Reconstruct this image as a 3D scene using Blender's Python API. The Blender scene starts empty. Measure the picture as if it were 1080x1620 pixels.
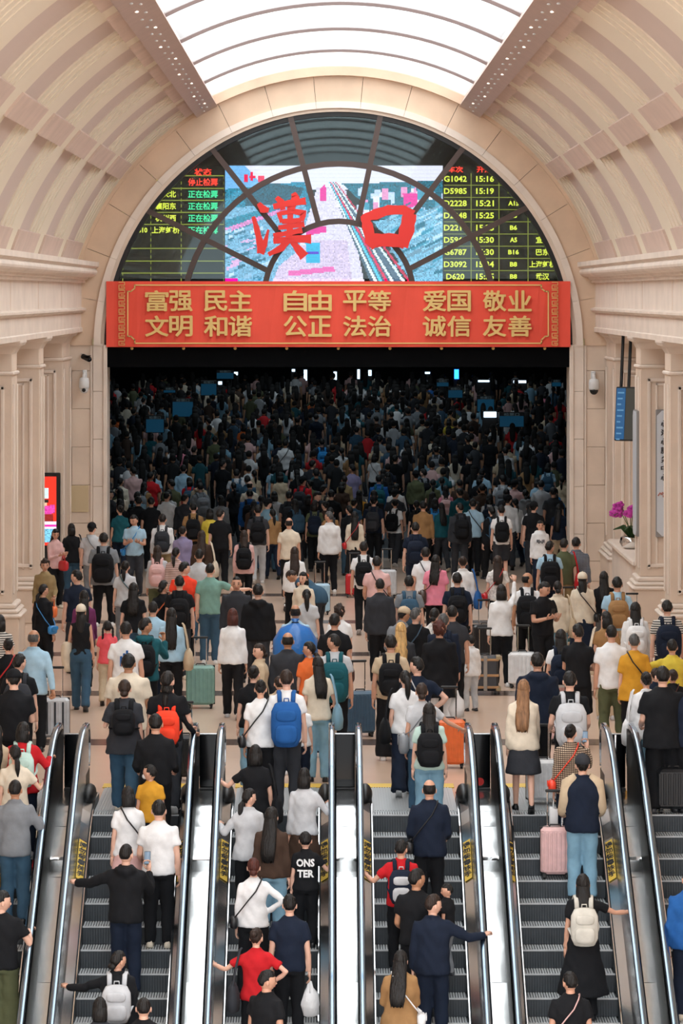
import bpy, math, random
import numpy as np
from mathutils import Vector, Matrix, noise
R = math.radians
rnd = random.Random(7)
scene = bpy.context.scene
COL = scene.collection

# ------------------------------------------------------------------ camera
F, VX, VY, CH, CX = 5600.0, 518.0, 466.0, 6.4, -.24      # focal length in pixels, vanishing point, eye height
cam_data = bpy.data.cameras.new('camera')
cam = bpy.data.objects.new('camera', cam_data); COL.objects.link(cam)
cam.location = (CX, 0, CH); cam.rotation_euler = (R(90), 0, 0)
cam_data.sensor_width = 36; cam_data.lens = F / 1620 * 36
cam_data.shift_x = (540 - VX) / 1620; cam_data.shift_y = (VY - 810) / 1620
cam_data.clip_end = 600; cam_data.clip_start = 1
scene.camera = cam
# ------------------------------------------------------------------ sky (overcast) and exposure
world = bpy.data.worlds.new('overcast'); scene.world = world; world.use_nodes = True
wt = world.node_tree; wt.nodes.clear()
wo = wt.nodes.new('ShaderNodeOutputWorld'); wb = wt.nodes.new('ShaderNodeBackground')
wc = wt.nodes.new('ShaderNodeTexCoord'); wsep = wt.nodes.new('ShaderNodeSeparateXYZ'); wr = wt.nodes.new('ShaderNodeValToRGB')
wt.links.new(wc.outputs['Generated'], wsep.inputs[0]); wt.links.new(wsep.outputs['Z'], wr.inputs[0])
wr.color_ramp.elements[0].position = 0.0; wr.color_ramp.elements[0].color = (0.36, 0.37, 0.385, 1)
wr.color_ramp.elements[1].position = 1.0; wr.color_ramp.elements[1].color = (1.0, 1.0, 1.0, 1)
wt.links.new(wr.outputs[0], wb.inputs[0]); wb.inputs[1].default_value = 3.6
wt.links.new(wb.outputs[0], wo.inputs[0])
vs = scene.view_settings
vs.view_transform = 'Standard'; vs.look = 'None'; vs.gamma = 1; vs.use_curve_mapping = False; vs.exposure = 0.42
def lamp(name, loc, size, energy, color=(1, 1, 1), rot=(0, 0, 0), sy=None):
    l = bpy.data.lights.new(name, 'AREA'); l.energy = energy; l.color = color; l.size = size
    if sy: l.shape = 'RECTANGLE'; l.size_y = sy
    o = bpy.data.objects.new(name, l); o.location = loc; o.rotation_euler = rot; COL.objects.link(o); return o

def PX(x, d): return (x - VX) * d / F + CX
def P(x, y, d): return Vector((PX(x, d), d, CH - (y - VY) * d / F))

# ------------------------------------------------------------------ materials
def lin(c):
    if isinstance(c, int): c = ((c >> 16 & 255) / 255, (c >> 8 & 255) / 255, (c & 255) / 255)
    return tuple(x / 12.92 if x <= .04045 else ((x + .055) / 1.055) ** 2.4 for x in c) + (1,)
MATS = {}
def mat(name, col, rough=.6, metal=0, spec=.5, var=0, vscale=3, bump=0, bscale=40, emit=None, estr=1, coat=0, stretch=None, attr=False, kind=None):
    if name in MATS: return MATS[name]
    m = bpy.data.materials.new(name); MATS[name] = m; m.use_nodes = True
    nt = m.node_tree; b = nt.nodes['Principled BSDF']; L = nt.links
    c = lin(col) if col is not None else (1, 1, 1, 1)
    b.inputs['Base Color'].default_value = c; b.inputs['Roughness'].default_value = rough
    b.inputs['Metallic'].default_value = metal; b.inputs['Specular IOR Level'].default_value = spec
    b.inputs['Coat Weight'].default_value = coat
    tc = nt.nodes.new('ShaderNodeTexCoord'); src = tc.outputs['Object']
    if stretch:
        mp = nt.nodes.new('ShaderNodeMapping'); mp.inputs['Scale'].default_value = stretch
        L.new(src, mp.inputs[0]); src = mp.outputs[0]
    if var:
        n = nt.nodes.new('ShaderNodeTexNoise'); n.inputs['Scale'].default_value = vscale; n.inputs['Detail'].default_value = 4
        L.new(src, n.inputs['Vector'])
        rp = nt.nodes.new('ShaderNodeValToRGB')
        rp.color_ramp.elements[0].position = .3; rp.color_ramp.elements[1].position = .7
        rp.color_ramp.elements[0].color = tuple(x * (1 - var) for x in c[:3]) + (1,)
        rp.color_ramp.elements[1].color = tuple(min(1, x * (1 + var)) for x in c[:3]) + (1,)
        L.new(n.outputs['Fac'], rp.inputs[0]); L.new(rp.outputs[0], b.inputs['Base Color'])
    if kind in ('stripe', 'plaid'):
        w = nt.nodes.new('ShaderNodeTexWave'); w.wave_type = 'BANDS'; w.bands_direction = 'Z'; w.inputs['Scale'].default_value = 9 if kind == 'stripe' else 12
        L.new(src, w.inputs['Vector']); rp = nt.nodes.new('ShaderNodeValToRGB'); rp.color_ramp.interpolation = 'CONSTANT'
        c2 = lin(emit); emit = None
        rp.color_ramp.elements[0].color = c; rp.color_ramp.elements[1].position = .55; rp.color_ramp.elements[1].color = c2
        L.new(w.outputs['Fac'], rp.inputs[0]); out = rp.outputs[0]
        if kind == 'plaid':
            w2 = nt.nodes.new('ShaderNodeTexWave'); w2.bands_direction = 'X'; w2.inputs['Scale'].default_value = 12; L.new(src, w2.inputs['Vector'])
            mx = nt.nodes.new('ShaderNodeMix'); mx.data_type = 'RGBA'; mx.blend_type = 'MULTIPLY'; mx.inputs[0].default_value = .75
            rp2 = nt.nodes.new('ShaderNodeValToRGB'); rp2.color_ramp.interpolation = 'CONSTANT'
            rp2.color_ramp.elements[0].color = tuple(x * .5 + .1 for x in c[:3]) + (1,); rp2.color_ramp.elements[1].position = .5; rp2.color_ramp.elements[1].color = (1, 1, 1, 1)
            L.new(w2.outputs['Fac'], rp2.inputs[0]); L.new(out, mx.inputs[6]); L.new(rp2.outputs[0], mx.inputs[7]); out = mx.outputs[2]
        L.new(out, b.inputs['Base Color'])
    if bump:
        n2 = nt.nodes.new('ShaderNodeTexNoise'); n2.inputs['Scale'].default_value = bscale; n2.inputs['Detail'].default_value = 3
        L.new(src, n2.inputs['Vector']); bp = nt.nodes.new('ShaderNodeBump'); bp.inputs['Strength'].default_value = bump; bp.inputs['Distance'].default_value = .02
        L.new(n2.outputs['Fac'], bp.inputs['Height']); L.new(bp.outputs[0], b.inputs['Normal'])
    if attr:
        a = nt.nodes.new('ShaderNodeVertexColor'); a.layer_name = 'col'
        if attr == 'emit':
            b.inputs['Base Color'].default_value = (0, 0, 0, 1); L.new(a.outputs[0], b.inputs['Emission Color']); b.inputs['Emission Strength'].default_value = estr
        else: L.new(a.outputs[0], b.inputs['Base Color'])
    if emit is not None:
        b.inputs['Emission Color'].default_value = lin(emit); b.inputs['Emission Strength'].default_value = estr
    return m
M_stone = mat('warm_limestone', 0xe0cdbb, .62, var=.10, vscale=1.1, bump=.12, bscale=14)
M_stone2 = mat('pale_limestone', 0xe8dacd, .6, var=.08, vscale=1.6, bump=.1, bscale=18)
M_vous = mat('tan_limestone', 0xdcc0a6, .6, var=.09, vscale=1.3, bump=.1, bscale=14)
M_rib = mat('vault_rib_plaster', 0xe6dac6, .75, var=.012, vscale=.6)
M_coffer = mat('vault_coffer_plaster', 0xd0beb4, .75, var=.02, vscale=.6)
M_block = mat('vault_block_plaster', 0xd2bbae, .75, var=.06, vscale=2)
M_beam = mat('roof_beam_paint', 0xb39c92, .6, var=.04)
M_floor = mat('polished_beige_floor', 0xd2b8a4, .22, var=.05, vscale=.7, spec=.5)
M_band = mat('dark_floor_band', 0x574840, .22, var=.1)
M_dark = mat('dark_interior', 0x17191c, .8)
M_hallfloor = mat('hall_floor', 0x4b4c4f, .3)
M_steel = mat('brushed_steel', 0xcfd3d6, .24, 1, var=.05, vscale=4, stretch=(1, .15, .15), bump=.10, bscale=5)
M_deck = mat('deck_steel', 0xd9dcdd, .2, 1, var=.03, vscale=3, bump=.25, bscale=1.6)
M_chrome = mat('chrome', 0xe6e8ea, .08, 1)
M_rubber = mat('black_handrail_rubber', 0x15181c, .27, spec=1.0, coat=1.0)
M_rubber.node_tree.nodes['Principled BSDF'].inputs['IOR'].default_value = 2.3; M_rubber.node_tree.nodes['Principled BSDF'].inputs['Coat IOR'].default_value = 2.0
M_rubber.node_tree.nodes['Principled BSDF'].inputs['Specular Tint'].default_value = (.62, .82, 1, 1); M_rubber.node_tree.nodes['Principled BSDF'].inputs['Coat Tint'].default_value = (.7, .86, 1, 1)
M_lintel = mat('lintel_black', 0x050608, .9, spec=.1)
M_black = mat('black_plastic', 0x0d0e10, .45)
M_blackglass = mat('black_glass', 0x05070a, .06, spec=.3)
M_step = mat('step_riser_metal', 0x3d4348, .5, .3, var=.1, vscale=8)
M_tread = mat('step_tread_metal', 0xc2c7ca, .4, .2, var=.1, vscale=8)
M_comb = mat('comb_plate_metal', 0xa9aeb1, .4, .3)
M_yellow = mat('yellow_line', 0xd9b64a, .6)
M_brown = mat('brown_mullion', 0x4c3d38, .4, .1)
M_red = mat('red_banner_fabric', 0xf25642, .7, var=.04, vscale=1.5)
M_gold = mat('gold_lettering', 0xecc97e, .5, .05)
M_redchar = mat('red_character_paint', 0xe83028, .45)
M_led_y = mat('led_yellow', 0x202010, .6, emit=0xd9e24a, estr=1.3)
M_led_r = mat('led_red', 0x201010, .6, emit=0xff3a2a, estr=1.4)
M_led_g = mat('led_green', 0x102018, .6, emit=0x3ee8a0, estr=1.2)
M_led_line = mat('led_line', 0x101008, .6, emit=0x9aa440, estr=.8)
M_board = mat('led_board_black', 0x0b1210, .5)
M_screen = mat('video_screen', None, .6, attr='emit', estr=1.15)
M_white = mat('white_plastic', 0xdfe1e2, .4)
M_bulb = mat('lamp_white', 0xffffff, .5, emit=0xfff3e0, estr=1.0)

# ------------------------------------------------------------------ mesh helpers
class MB:
    def __init__(s): s.v = []; s.f = []; s.m = []
    def add(s, vs, fs, mi=0):
        o = len(s.v); s.v += [tuple(p) for p in vs]; s.f += [tuple(i + o for i in q) for q in fs]; s.m += [mi] * len(fs); return s
    def box(s, x0, x1, y0, y1, z0, z1, mi=0):
        v = [(x, y, z) for z in (z0, z1) for y in (y0, y1) for x in (x0, x1)]
        return s.add(v, [(0, 2, 3, 1), (4, 5, 7, 6), (0, 1, 5, 4), (2, 6, 7, 3), (0, 4, 6, 2), (1, 3, 7, 5)], mi)
    def bbox(s, x0, x1, y0, y1, z0, z1, b=.02, mi=0):     # box with chamfered edges
        import itertools
        c = ((x0 + x1) / 2, (y0 + y1) / 2, (z0 + z1) / 2); h = ((x1 - x0) / 2, (y1 - y0) / 2, (z1 - z0) / 2)
        rings = []
        for dz, ins in ((-h[2], b), (-h[2] + b, 0), (h[2] - b, 0), (h[2], b)):
            a, e = h[0] - ins, h[1] - ins; k = b
            pts = [(a - k, -e), (a, -e + k), (a, e - k), (a - k, e), (-a + k, e), (-a, e - k), (-a, -e + k), (-a + k, -e)]
            rings.append([(c[0] + p, c[1] + q, c[2] + dz) for p, q in pts])
        return s.loft(rings, mi)
    def loft(s, rings, mi=0, cap=True):
        n = len(rings[0]); v = [p for r in rings for p in r]; f = []
        for i in range(len(rings) - 1):
            for j in range(n):
                k = (j + 1) % n; f.append((i * n + j, i * n + k, (i + 1) * n + k, (i + 1) * n + j))
        if cap: f.append(tuple(reversed(range(n)))); f.append(tuple((len(rings) - 1) * n + j for j in range(n)))
        return s.add(v, f, mi)
    def tube(s, pts, rad, n=8, mi=0, flat=1, up=(0, 0, 1)):
        pts = [Vector(p) for p in pts]
        if not hasattr(rad, '__len__'): rad = [rad] * len(pts)
        rings = []; a = None
        for i, p in enumerate(pts):
            t = (pts[min(i + 1, len(pts) - 1)] - pts[max(i - 1, 0)]).normalized()
            if a is None:
                u = Vector(up)
                if abs(t.dot(u)) > .8: u = Vector((0, 1, 0)) if abs(t.y) < .7 else Vector((1, 0, 0))
                a = t.cross(u).normalized()
            else: a = (a - t * a.dot(t)).normalized()
            b = a.cross(t)
            rings.append([p + (a * math.cos(q) + b * math.sin(q) * flat) * rad[i] for q in [j * 2 * math.pi / n for j in range(n)]])
        return s.loft(rings, mi)
    def ell(s, c, r, nu=12, nv=8, mi=0):
        v = [(c[0], c[1], c[2] - r[2])]
        for i in range(1, nv):
            a = -math.pi / 2 + math.pi * i / nv
            for j in range(nu):
                q = 2 * math.pi * j / nu
                v.append((c[0] + r[0] * math.cos(a) * math.cos(q), c[1] + r[1] * math.cos(a) * math.sin(q), c[2] + r[2] * math.sin(a)))
        v.append((c[0], c[1], c[2] + r[2])); f = []
        for j in range(nu):
            k = (j + 1) % nu; f.append((0, 1 + k, 1 + j)); f.append((len(v) - 1, 1 + (nv - 2) * nu + j, 1 + (nv - 2) * nu + k))
        for i in range(nv - 2):
            for j in range(nu):
                k = (j + 1) % nu; a = 1 + i * nu; f.append((a + j, a + k, a + nu + k, a + nu + j))
        return s.add(v, f, mi)
    def prism(s, poly, y0, y1, mi=0):                     # poly in (x,z), extruded along y
        n = len(poly); v = [(x, y0, z) for x, z in poly] + [(x, y1, z) for x, z in poly]
        f = [tuple(range(n)), tuple(reversed(range(n, 2 * n)))] + [(j, (j + 1) % n, n + (j + 1) % n, n + j)[::-1] for j in range(n)]
        return s.add(v, f, mi)
    def arc(s, r0, r1, a0, a1, y0, y1, cz=5.26, n=None, mi=0):   # curved block of the vault; angles in degrees
        n = n or max(1, int(abs(a1 - a0) / 1.5)); rings = []
        for i in range(n + 1):
            a = R(a0 + (a1 - a0) * i / n); c, q = math.cos(a), math.sin(a)
            rings.append([(r0 * c, y0, cz + r0 * q), (r0 * c, y1, cz + r0 * q), (r1 * c, y1, cz + r1 * q), (r1 * c, y0, cz + r1 * q)])
        return s.loft(rings, mi)
    def mesh(s, name='mesh', smooth=False):
        me = bpy.data.meshes.new(name); me.from_pydata(s.v, [], s.f)
        if any(s.m): me.polygons.foreach_set('material_index', s.m)
        if smooth: me.polygons.foreach_set('use_smooth', [True] * len(s.f))
        me.update(); return me
def link(name, me, mats=None, parent=None, label=None, cat=None, group=None, kind=None):
    o = bpy.data.objects.new(name, me); COL.objects.link(o)
    if parent is not None: o.parent = parent
    if mats is not None and me is not None:
        mats = mats if isinstance(mats, (list, tuple)) else [mats]
        while len(me.materials) < len(mats): me.materials.append(None)
        for i, m in enumerate(mats): o.material_slots[i].link = 'OBJECT'; o.material_slots[i].material = m
    if label: o['label'] = label
    if cat: o['category'] = cat
    if group: o['group'] = group
    if kind: o['kind'] = kind
    return o
def obj(name, mb, m, parent=None, smooth=False, **k): return link(name, mb.mesh(name, smooth), m, parent, **k)
def empty(name, loc=(0, 0, 0), rz=0, **k):
    o = link(name, None, None, None, **k); o.location = loc; o.rotation_euler = (0, 0, rz); o.empty_display_size = .2; return o
def text_mesh(body, size, extrude=.004, offset=0, align='CENTER'):
    cu = bpy.data.curves.new('lettering', 'FONT'); cu.body = body; cu.size = size; cu.extrude = extrude; cu.offset = offset
    cu.align_x = align; cu.align_y = 'CENTER'; cu.resolution_u = 2
    o = bpy.data.objects.new('lettering', cu); COL.objects.link(o)
    dg = bpy.context.evaluated_depsgraph_get(); me = bpy.data.meshes.new_from_object(o.evaluated_get(dg))
    bpy.data.objects.remove(o); bpy.data.curves.remove(cu)
    me.materials.clear(); return me
TXT = {}
def text(body, size, loc, m, parent, rot=(R(90), 0, 0), extrude=.004, offset=0, name='lettering', align='CENTER', fitw=None, fith=None, bold=0):
    key = (body, size, extrude, offset, align, fitw, fith, bold)
    if key not in TXT:
        me = text_mesh(body, size, extrude, offset, align)
        n = len(me.vertices); co = np.empty(n * 3); me.vertices.foreach_get('co', co); co = co.reshape(-1, 3)
        if n and (fitw or fith):
            lo, hi = co.min(0), co.max(0); c = (lo + hi) / 2
            if fitw: co[:, 0] = (co[:, 0] - c[0]) * fitw / (hi[0] - lo[0])
            if fith: co[:, 1] = (co[:, 1] - c[1]) * fith / (hi[1] - lo[1])
            me.vertices.foreach_set('co', co.ravel()); me.update()
        if bold and n:
            fs = [tuple(p.vertices) for p in me.polygons]; vs_, ff_ = [], []
            for i, (dx, dy) in enumerate(((0, 0), (bold, 0), (-bold, 0), (0, bold * .8), (0, -bold * .8), (bold * .6, bold * .5), (-bold * .6, bold * .5), (bold * .6, -bold * .5), (-bold * .6, -bold * .5))):
                vs_.append(co + np.array((dx, dy, .0012 * i))); ff_ += [tuple(q + n * i for q in f) for f in fs]
            me = bpy.data.meshes.new('lettering'); me.from_pydata(np.concatenate(vs_).tolist(), [], ff_); me.update()
        TXT[key] = me
    o = link(name, TXT[key], m, parent); o.location = loc; o.rotation_euler = rot; return o
# ================================================================== the building
DW = 79.0                                   # depth of the arch wall
def hall_z(d): return max(0.0, (d - 86) * .0315)
# floor
mb = MB(); mb.box(-9, 9, 43.9, 86, -.4, 0)
floor = obj('floor', mb, M_floor, kind='structure')
for d in (50.6, 56.8, 63.0, 69.2, 75.4):
    mb = MB(); mb.box(-5.6, 5.6, d - .33, d + .33, -.01, .004); obj('floor_band', mb, M_band, floor)
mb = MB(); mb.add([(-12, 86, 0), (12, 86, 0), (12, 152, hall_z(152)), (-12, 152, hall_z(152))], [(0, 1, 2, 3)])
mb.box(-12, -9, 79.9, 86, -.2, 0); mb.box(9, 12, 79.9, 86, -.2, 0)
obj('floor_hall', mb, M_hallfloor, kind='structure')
mb = MB(); mb.box(-12, 12, -10, 44.3, -7.2, -7); obj('floor_lower', mb, M_floor, kind='structure')
mb = MB(); mb.box(-9, 9, 43.95, 44.3, -7, -.4); obj('wall_escalator_pit', mb, M_stone, kind='structure')
# hall shell behind the arch
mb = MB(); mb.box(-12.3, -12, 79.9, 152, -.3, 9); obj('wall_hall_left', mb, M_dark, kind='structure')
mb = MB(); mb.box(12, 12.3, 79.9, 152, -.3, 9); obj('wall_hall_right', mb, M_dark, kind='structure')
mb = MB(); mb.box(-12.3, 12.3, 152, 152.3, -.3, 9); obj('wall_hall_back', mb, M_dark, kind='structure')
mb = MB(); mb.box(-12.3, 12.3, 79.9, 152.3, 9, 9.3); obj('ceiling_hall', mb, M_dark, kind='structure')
# wall behind the window (board wall) and lintel
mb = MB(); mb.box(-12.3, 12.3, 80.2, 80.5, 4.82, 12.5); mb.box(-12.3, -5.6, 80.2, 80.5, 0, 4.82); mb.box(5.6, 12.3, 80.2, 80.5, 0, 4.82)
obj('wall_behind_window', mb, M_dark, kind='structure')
mb = MB(); mb.box(-5.2, 5.2, 78.95, 79.7, 4.78, 5.3); lintel = obj('trim_lintel', mb, M_lintel, kind='structure')
for x in np.linspace(-4.6, 4.6, 9):
    mb = MB(); mb.ell((x, 78.93, 5.2), (.035, .03, .035), 8, 6); obj('downlight_cap', mb, M_gold, lintel, True)

# arch wall: ashlar piers, jambs, voussoirs
mb = MB()
for s in (-1, 1): mb.box(min(s * 5.3, s * 7.3), max(s * 5.3, s * 7.3), 79.03, 80.2, 0, 7.3)
mb.arc(6.0, 7.6, 0, 180, 79.1, 80.2, n=60)
wall_back = obj('wall_back', mb, M_stone, kind='structure')
for s in (-1, 1):
    zs = [0, .45, 1.3, 2.15, 3.0, 3.85, 4.7, 5.5, 6.3, 7.2]
    for i in range(9):
        xs = [5.47, 5.95, 6.9] if i % 2 else [5.47, 6.25, 6.9]
        for a, b in zip(xs, xs[1:]):
            mb = MB(); mb.bbox(min(s * a, s * b) + .004, max(s * a, s * b) - .004, 78.97, 79.2, zs[i] + .004, zs[i + 1] - .004, .006)
            obj('ashlar_block', mb, M_stone, wall_back)
    for i in range(5):                       # jamb mouldings
        z0, z1 = i * 1.06, i * 1.06 + 1.055
        mb = MB(); mb.bbox(min(s * 5.24, s * 5.47), max(s * 5.24, s * 5.47), 78.9, 79.5, z0, z1, .01); obj('jamb_block', mb, M_stone2, wall_back)
    mb = MB(); mb.bbox(min(s * 5.15, s * 5.25), max(s * 5.15, s * 5.25), 78.86, 79.9, 0, 5.28, .02); obj('jamb_bead', mb, M_stone2, wall_back)
    mb = MB(); mb.bbox(min(s * 5.47, s * 5.53), max(s * 5.47, s * 5.53), 78.93, 79.2, 0, 5.28, .01); obj('jamb_bead', mb, M_stone2, wall_back)
    mb = MB(); mb.bbox(s * 5.42 - .07, s * 5.42 + .07, 78.87, 78.91, 5.27, 5.42, .01); obj('junction_plate', mb, mat('plate_ochre', 0xbfb089, .5), wall_back)
NV = 17
for i in range(NV):
    a0 = i * 180 / NV; a1 = (i + 1) * 180 / NV
    mb = MB(); mb.arc(5.44, 6.2, a0 + .05, a1 - .05, 78.93, 79.4, n=4); obj('voussoir', mb, M_vous, wall_back)
    mb = MB(); mb.arc(5.30, 5.45, a0 + .03, a1 - .03, 78.86, 79.9, n=4); obj('arch_bead', mb, M_stone2, wall_back)
    mb = MB(); mb.arc(5.22, 5.31, a0, a1, 78.93, 79.9, n=4); obj('arch_bead', mb, M_stone, wall_back)
    mb = MB(); mb.arc(6.03, 6.13, a0, a1, 78.8, 79.0, n=4); obj('arch_bead', mb, M_vous, wall_back)

# side walls, aisles, columns
for s, nm in ((-1, 'left'), (1, 'right')):
    mb = MB(); mb.box(min(s * 7.2, s * 7.5), max(s * 7.2, s * 7.5), 30, 80.2, -7, 7.2); w = obj('wall_' + nm, mb, M_stone, kind='structure')
    for k in range(7):
        for z0, z1 in ((0, 1.0), (1.0, 2.0), (2.0, 3.0), (3.0, 4.0), (4.0, 5.6)):
            y0 = 44 + 5 * k
            mb = MB(); mb.bbox(min(s * 7.12, s * 7.2), max(s * 7.12, s * 7.2), y0 + .005, y0 + 4.995, z0 + .005, z1 - .005, .006); obj('ashlar_block', mb, M_stone, w)
    mb = MB(); mb.box(min(s * 5.8, s * 7.5), max(s * 5.8, s * 7.5), 30, 79, 5.60, 5.75); obj('ceiling_aisle_' + nm, mb, M_stone, kind='structure')
    # entablature in three courses
    def course(name, prof, m, par, y0=30, y1=78.98):
        mb = MB(); poly = [(s * x, z) for x, z in prof]
        if s > 0: poly = poly[::-1]
        mb.prism(poly, y0, y1); return obj(name, mb, m, par)
    t = link('trim_entablature_' + nm, None, kind='structure')
    course('architrave', [(6.3, 5.57), (5.70, 5.57), (5.70, 5.66), (5.73, 5.68), (5.73, 6.0), (6.3, 6.0)], M_stone2, t)
    course('architrave_moulding', [(6.3, 6.0), (5.68, 6.0), (5.62, 6.05), (5.62, 6.09), (5.72, 6.12), (6.3, 6.12)], M_stone2, t)
    course('frieze', [(6.3, 6.12), (5.72, 6.12), (5.72, 6.66), (6.3, 6.66)], M_stone2, t)
    course('cornice_fillet', [(6.3, 6.66), (5.64, 6.66), (5.64, 6.72), (5.58, 6.74), (5.56, 6.78), (6.3, 6.78)], M_stone2, t)
    ro = [(6.3, 6.78), (5.56, 6.78)] + [(5.56 - .19 * math.sin(a), 6.90 - .12 * math.cos(a)) for a in np.linspace(.2, 2.2, 7)] + [(5.36, 7.0), (5.33, 7.02), (5.33, 7.12), (6.3, 7.16)]
    course('cornice', ro, M_stone2, t)
    for yj in np.arange(49.5, 79, 5.85):       # stone joints of the frieze
        mb = MB(); mb.box(min(s * 5.715, s * 5.73), max(s * 5.715, s * 5.73), yj, yj + .012, 6.13, 6.65); obj('joint', mb, M_vous, t)
    # columns
    for k, (d, dep) in enumerate(((57.0, 1.0), (63.0, 1.0), (69.0, 1.0), (76.6, 2.3))):
        xf = 5.85 if k < 3 else 5.97; xb = 6.95
        where = ('beside the escalators', 'nearest the escalators', 'second from the arch wall', 'against the arch wall')[k]
        c = empty('column', (s * xf, d, 0), label='square beige stone column with raised panels on the %s, %s' % (nm, where), cat='column', group='stone columns along the concourse')
        def part(name, x0, x1, y0, y1, z0, z1, m=M_stone, b=.012):
            mb = MB(); mb.bbox(min(s * x0, s * x1), max(s * x0, s * x1), y0, y1, z0, z1, b); return obj(name, mb, m, c)
        W = xb - xf
        part('plinth', -.13, W, -.12, dep + .12, 0, .64)
        part('base_moulding', -.17, W, -.16, dep + .16, .64, .72, M_stone2, .03)
        part('base_moulding', -.12, W, -.11, dep + .11, .72, .80, M_stone2, .03)
        part('base_moulding', -.07, W, -.06, dep + .06, .80, .90, M_stone2, .03)
        part('shaft', 0, W, 0, dep, .90, 5.0)
        part('neck_band', -.04, W, -.04, dep + .04, 4.96, 5.03, M_stone2, .02)
        part('capital', .005, W, .005, dep, 5.03, 5.36)
        rings = []
        for z, o in ((5.34, -.005), (5.40, .03), (5.46, .06), (5.49, .13), (5.54, .16), (5.58, .16)):
            x0, x1 = sorted((-s * o, s * W)); rings.append([(x0, -o, z), (x1, -o, z), (x1, dep + o, z), (x0, dep + o, z)])
        mb = MB(); mb.loft(rings); obj('capital_flare', mb, M_stone2, c)
        for o, wd, pr in ((.14, .07, .035), (.30, .05, .02)):      # panel frames on the camera side and the nave side
            x1 = W - .02
            part('panel_moulding', o, o + wd, -pr, .01, 1.05, 4.85 - o * .6, M_stone2, .015)
            part('panel_moulding', o, x1, -pr, .01, 1.05 + o * .2, 1.05 + o * .2 + wd, M_stone2, .015)
            part('panel_moulding', o, x1, -pr, .01, 4.85 - o * .6 - wd, 4.85 - o * .6, M_stone2, .015)
        for yy in (.14, dep - .2):
            part('panel_moulding', -.03, .01, yy, yy + .06, 1.05, 4.8, M_stone2, .015)

# ledge between the right hand columns
mb = MB(); mb.bbox(5.9, 7.1, 70.3, 76.5, 0, 1.0, .02); mb.bbox(5.8, 7.1, 70.3, 76.5, 1.0, 1.12, .03)
obj('trim_ledge_right', mb, M_stone2, kind='structure')
mb = MB(); mb.bbox(-7.1, -5.95, 70.3, 76.5, 0, .55, .02)
obj('trim_ledge_left', mb, M_stone2, kind='structure')

# ------------------------------------------------------------------ barrel vault
mb = MB()
for s in (0, 1):
    a0, a1 = (14, 61.5) if s == 0 else (118.5, 166)
    mb.arc(6.52, 6.7, a0, a1, 30, 79.2, n=16)
vault = obj('ceiling', mb, M_coffer, kind='structure')
BAY = 5.8
def arcobj(name, r0, r1, a0, a1, y0, y1, m, s):
    if s < 0: a0, a1 = 180 - a1, 180 - a0
    mb = MB(); mb.arc(r0, r1, a0, a1, y0, y1); return obj(name, mb, m, vault)
for k in range(9):
    yc = 75.9 - BAY * k; y0, y1 = yc - 2.05, yc + 2.05
    for s in (-1, 1):
        ya, yb = y1, min(y0 + BAY, 79.0)
        arcobj('rib', 6.10, 6.55, 16, 61, ya, yb, M_rib, s)
        for a0, a1 in ((17.2, 22.0), (37.3, 41.3), (56.2, 60.2)):
            arcobj('cross_block', 6.055, 6.55, a0, a1, y0 - .25, y1 + .02, M_block, s)
        for a0, a1 in ((22.0, 37.3), (41.3, 56.2)):
            arcobj('coffer_panel', 6.18, 6.55, a0, a1, y0, y1, M_coffer, s)
            arcobj('coffer_step', 6.116, 6.5, a0, a1, y1 - .42, y1, M_rib, s)
            arcobj('coffer_step', 6.132, 6.5, a0, a1, y1 - .82, y1 - .42, M_rib, s)
            arcobj('coffer_step', 6.152, 6.5, a0, a1, y1 - 1.25, y1 - .82, M_rib, s)
            arcobj('coffer_step', 6.125, 6.5, a0, a1, y0, y0 + .3, M_rib, s)
# roof beams with small spotlights, and the skylight
for s, nm in ((-1, 'left'), (1, 'right')):
    mb = MB(); a0, a1 = (58.2, 63.2) if s > 0 else (116.8, 121.8)
    mb.arc(5.98, 6.6, a0, a1, 30, 79.0, n=3); beam = obj('trim_roof_beam_' + nm, mb, M_beam, kind='structure')
    for i, y in enumerate(np.arange(47, 78.5, .72)):
        a = R((60.2 if i % 2 else 61.2)) if s > 0 else R((119.8 if i % 2 else 118.8)); r = 5.97
        mb = MB(); mb.ell((r * math.cos(a), y, 5.26 + r * math.sin(a)), (.03, .05, .015), 8, 4)
        obj('spotlight', mb, M_bulb if (i * 7) % 5 == 0 else M_white, beam, True)
sky = link('window_skylight', None, kind='structure')
M_pane = bpy.data.materials.new('opal_roof_glass'); M_pane.use_nodes = True
nt = M_pane.node_tree; nt.nodes.clear(); o_ = nt.nodes.new('ShaderNodeOutputMaterial'); t_ = nt.nodes.new('ShaderNodeBsdfTransparent'); t_.inputs[0].default_value = (.97, .98, .98, 1)
g_ = nt.nodes.new('ShaderNodeBsdfTranslucent'); g_.inputs[0].default_value = (.9, .92, .93, 1); mx = nt.nodes.new('ShaderNodeMixShader'); mx.inputs[0].default_value = .25
nt.links.new(t_.outputs[0], mx.inputs[1]); nt.links.new(g_.outputs[0], mx.inputs[2]); nt.links.new(mx.outputs[0], o_.inputs[0])
bars = [79.0, 73.4, 67.4, 61.5, 55.7, 49.9, 44.1, 38.3, 32.5]
M_bar = mat('roof_glazing_bar', 0x7a6864, .5)
for i in range(len(bars) - 1):
    mb = MB(); mb.arc(6.17, 6.25, 62.6, 117.4, bars[i + 1] - .04, bars[i + 1] + .04, n=20); obj('glazing_bar', mb, M_bar, sky)
    for j in range(5):
        a0 = 62.8 + j * 10.88; a1 = a0 + 10.86
        mb = MB(); mb.arc(6.22, 6.24, a0, a1, bars[i + 1] + .06, bars[i] - .06, n=5); obj('roof_pane', mb, M_pane, sky, True)
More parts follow.
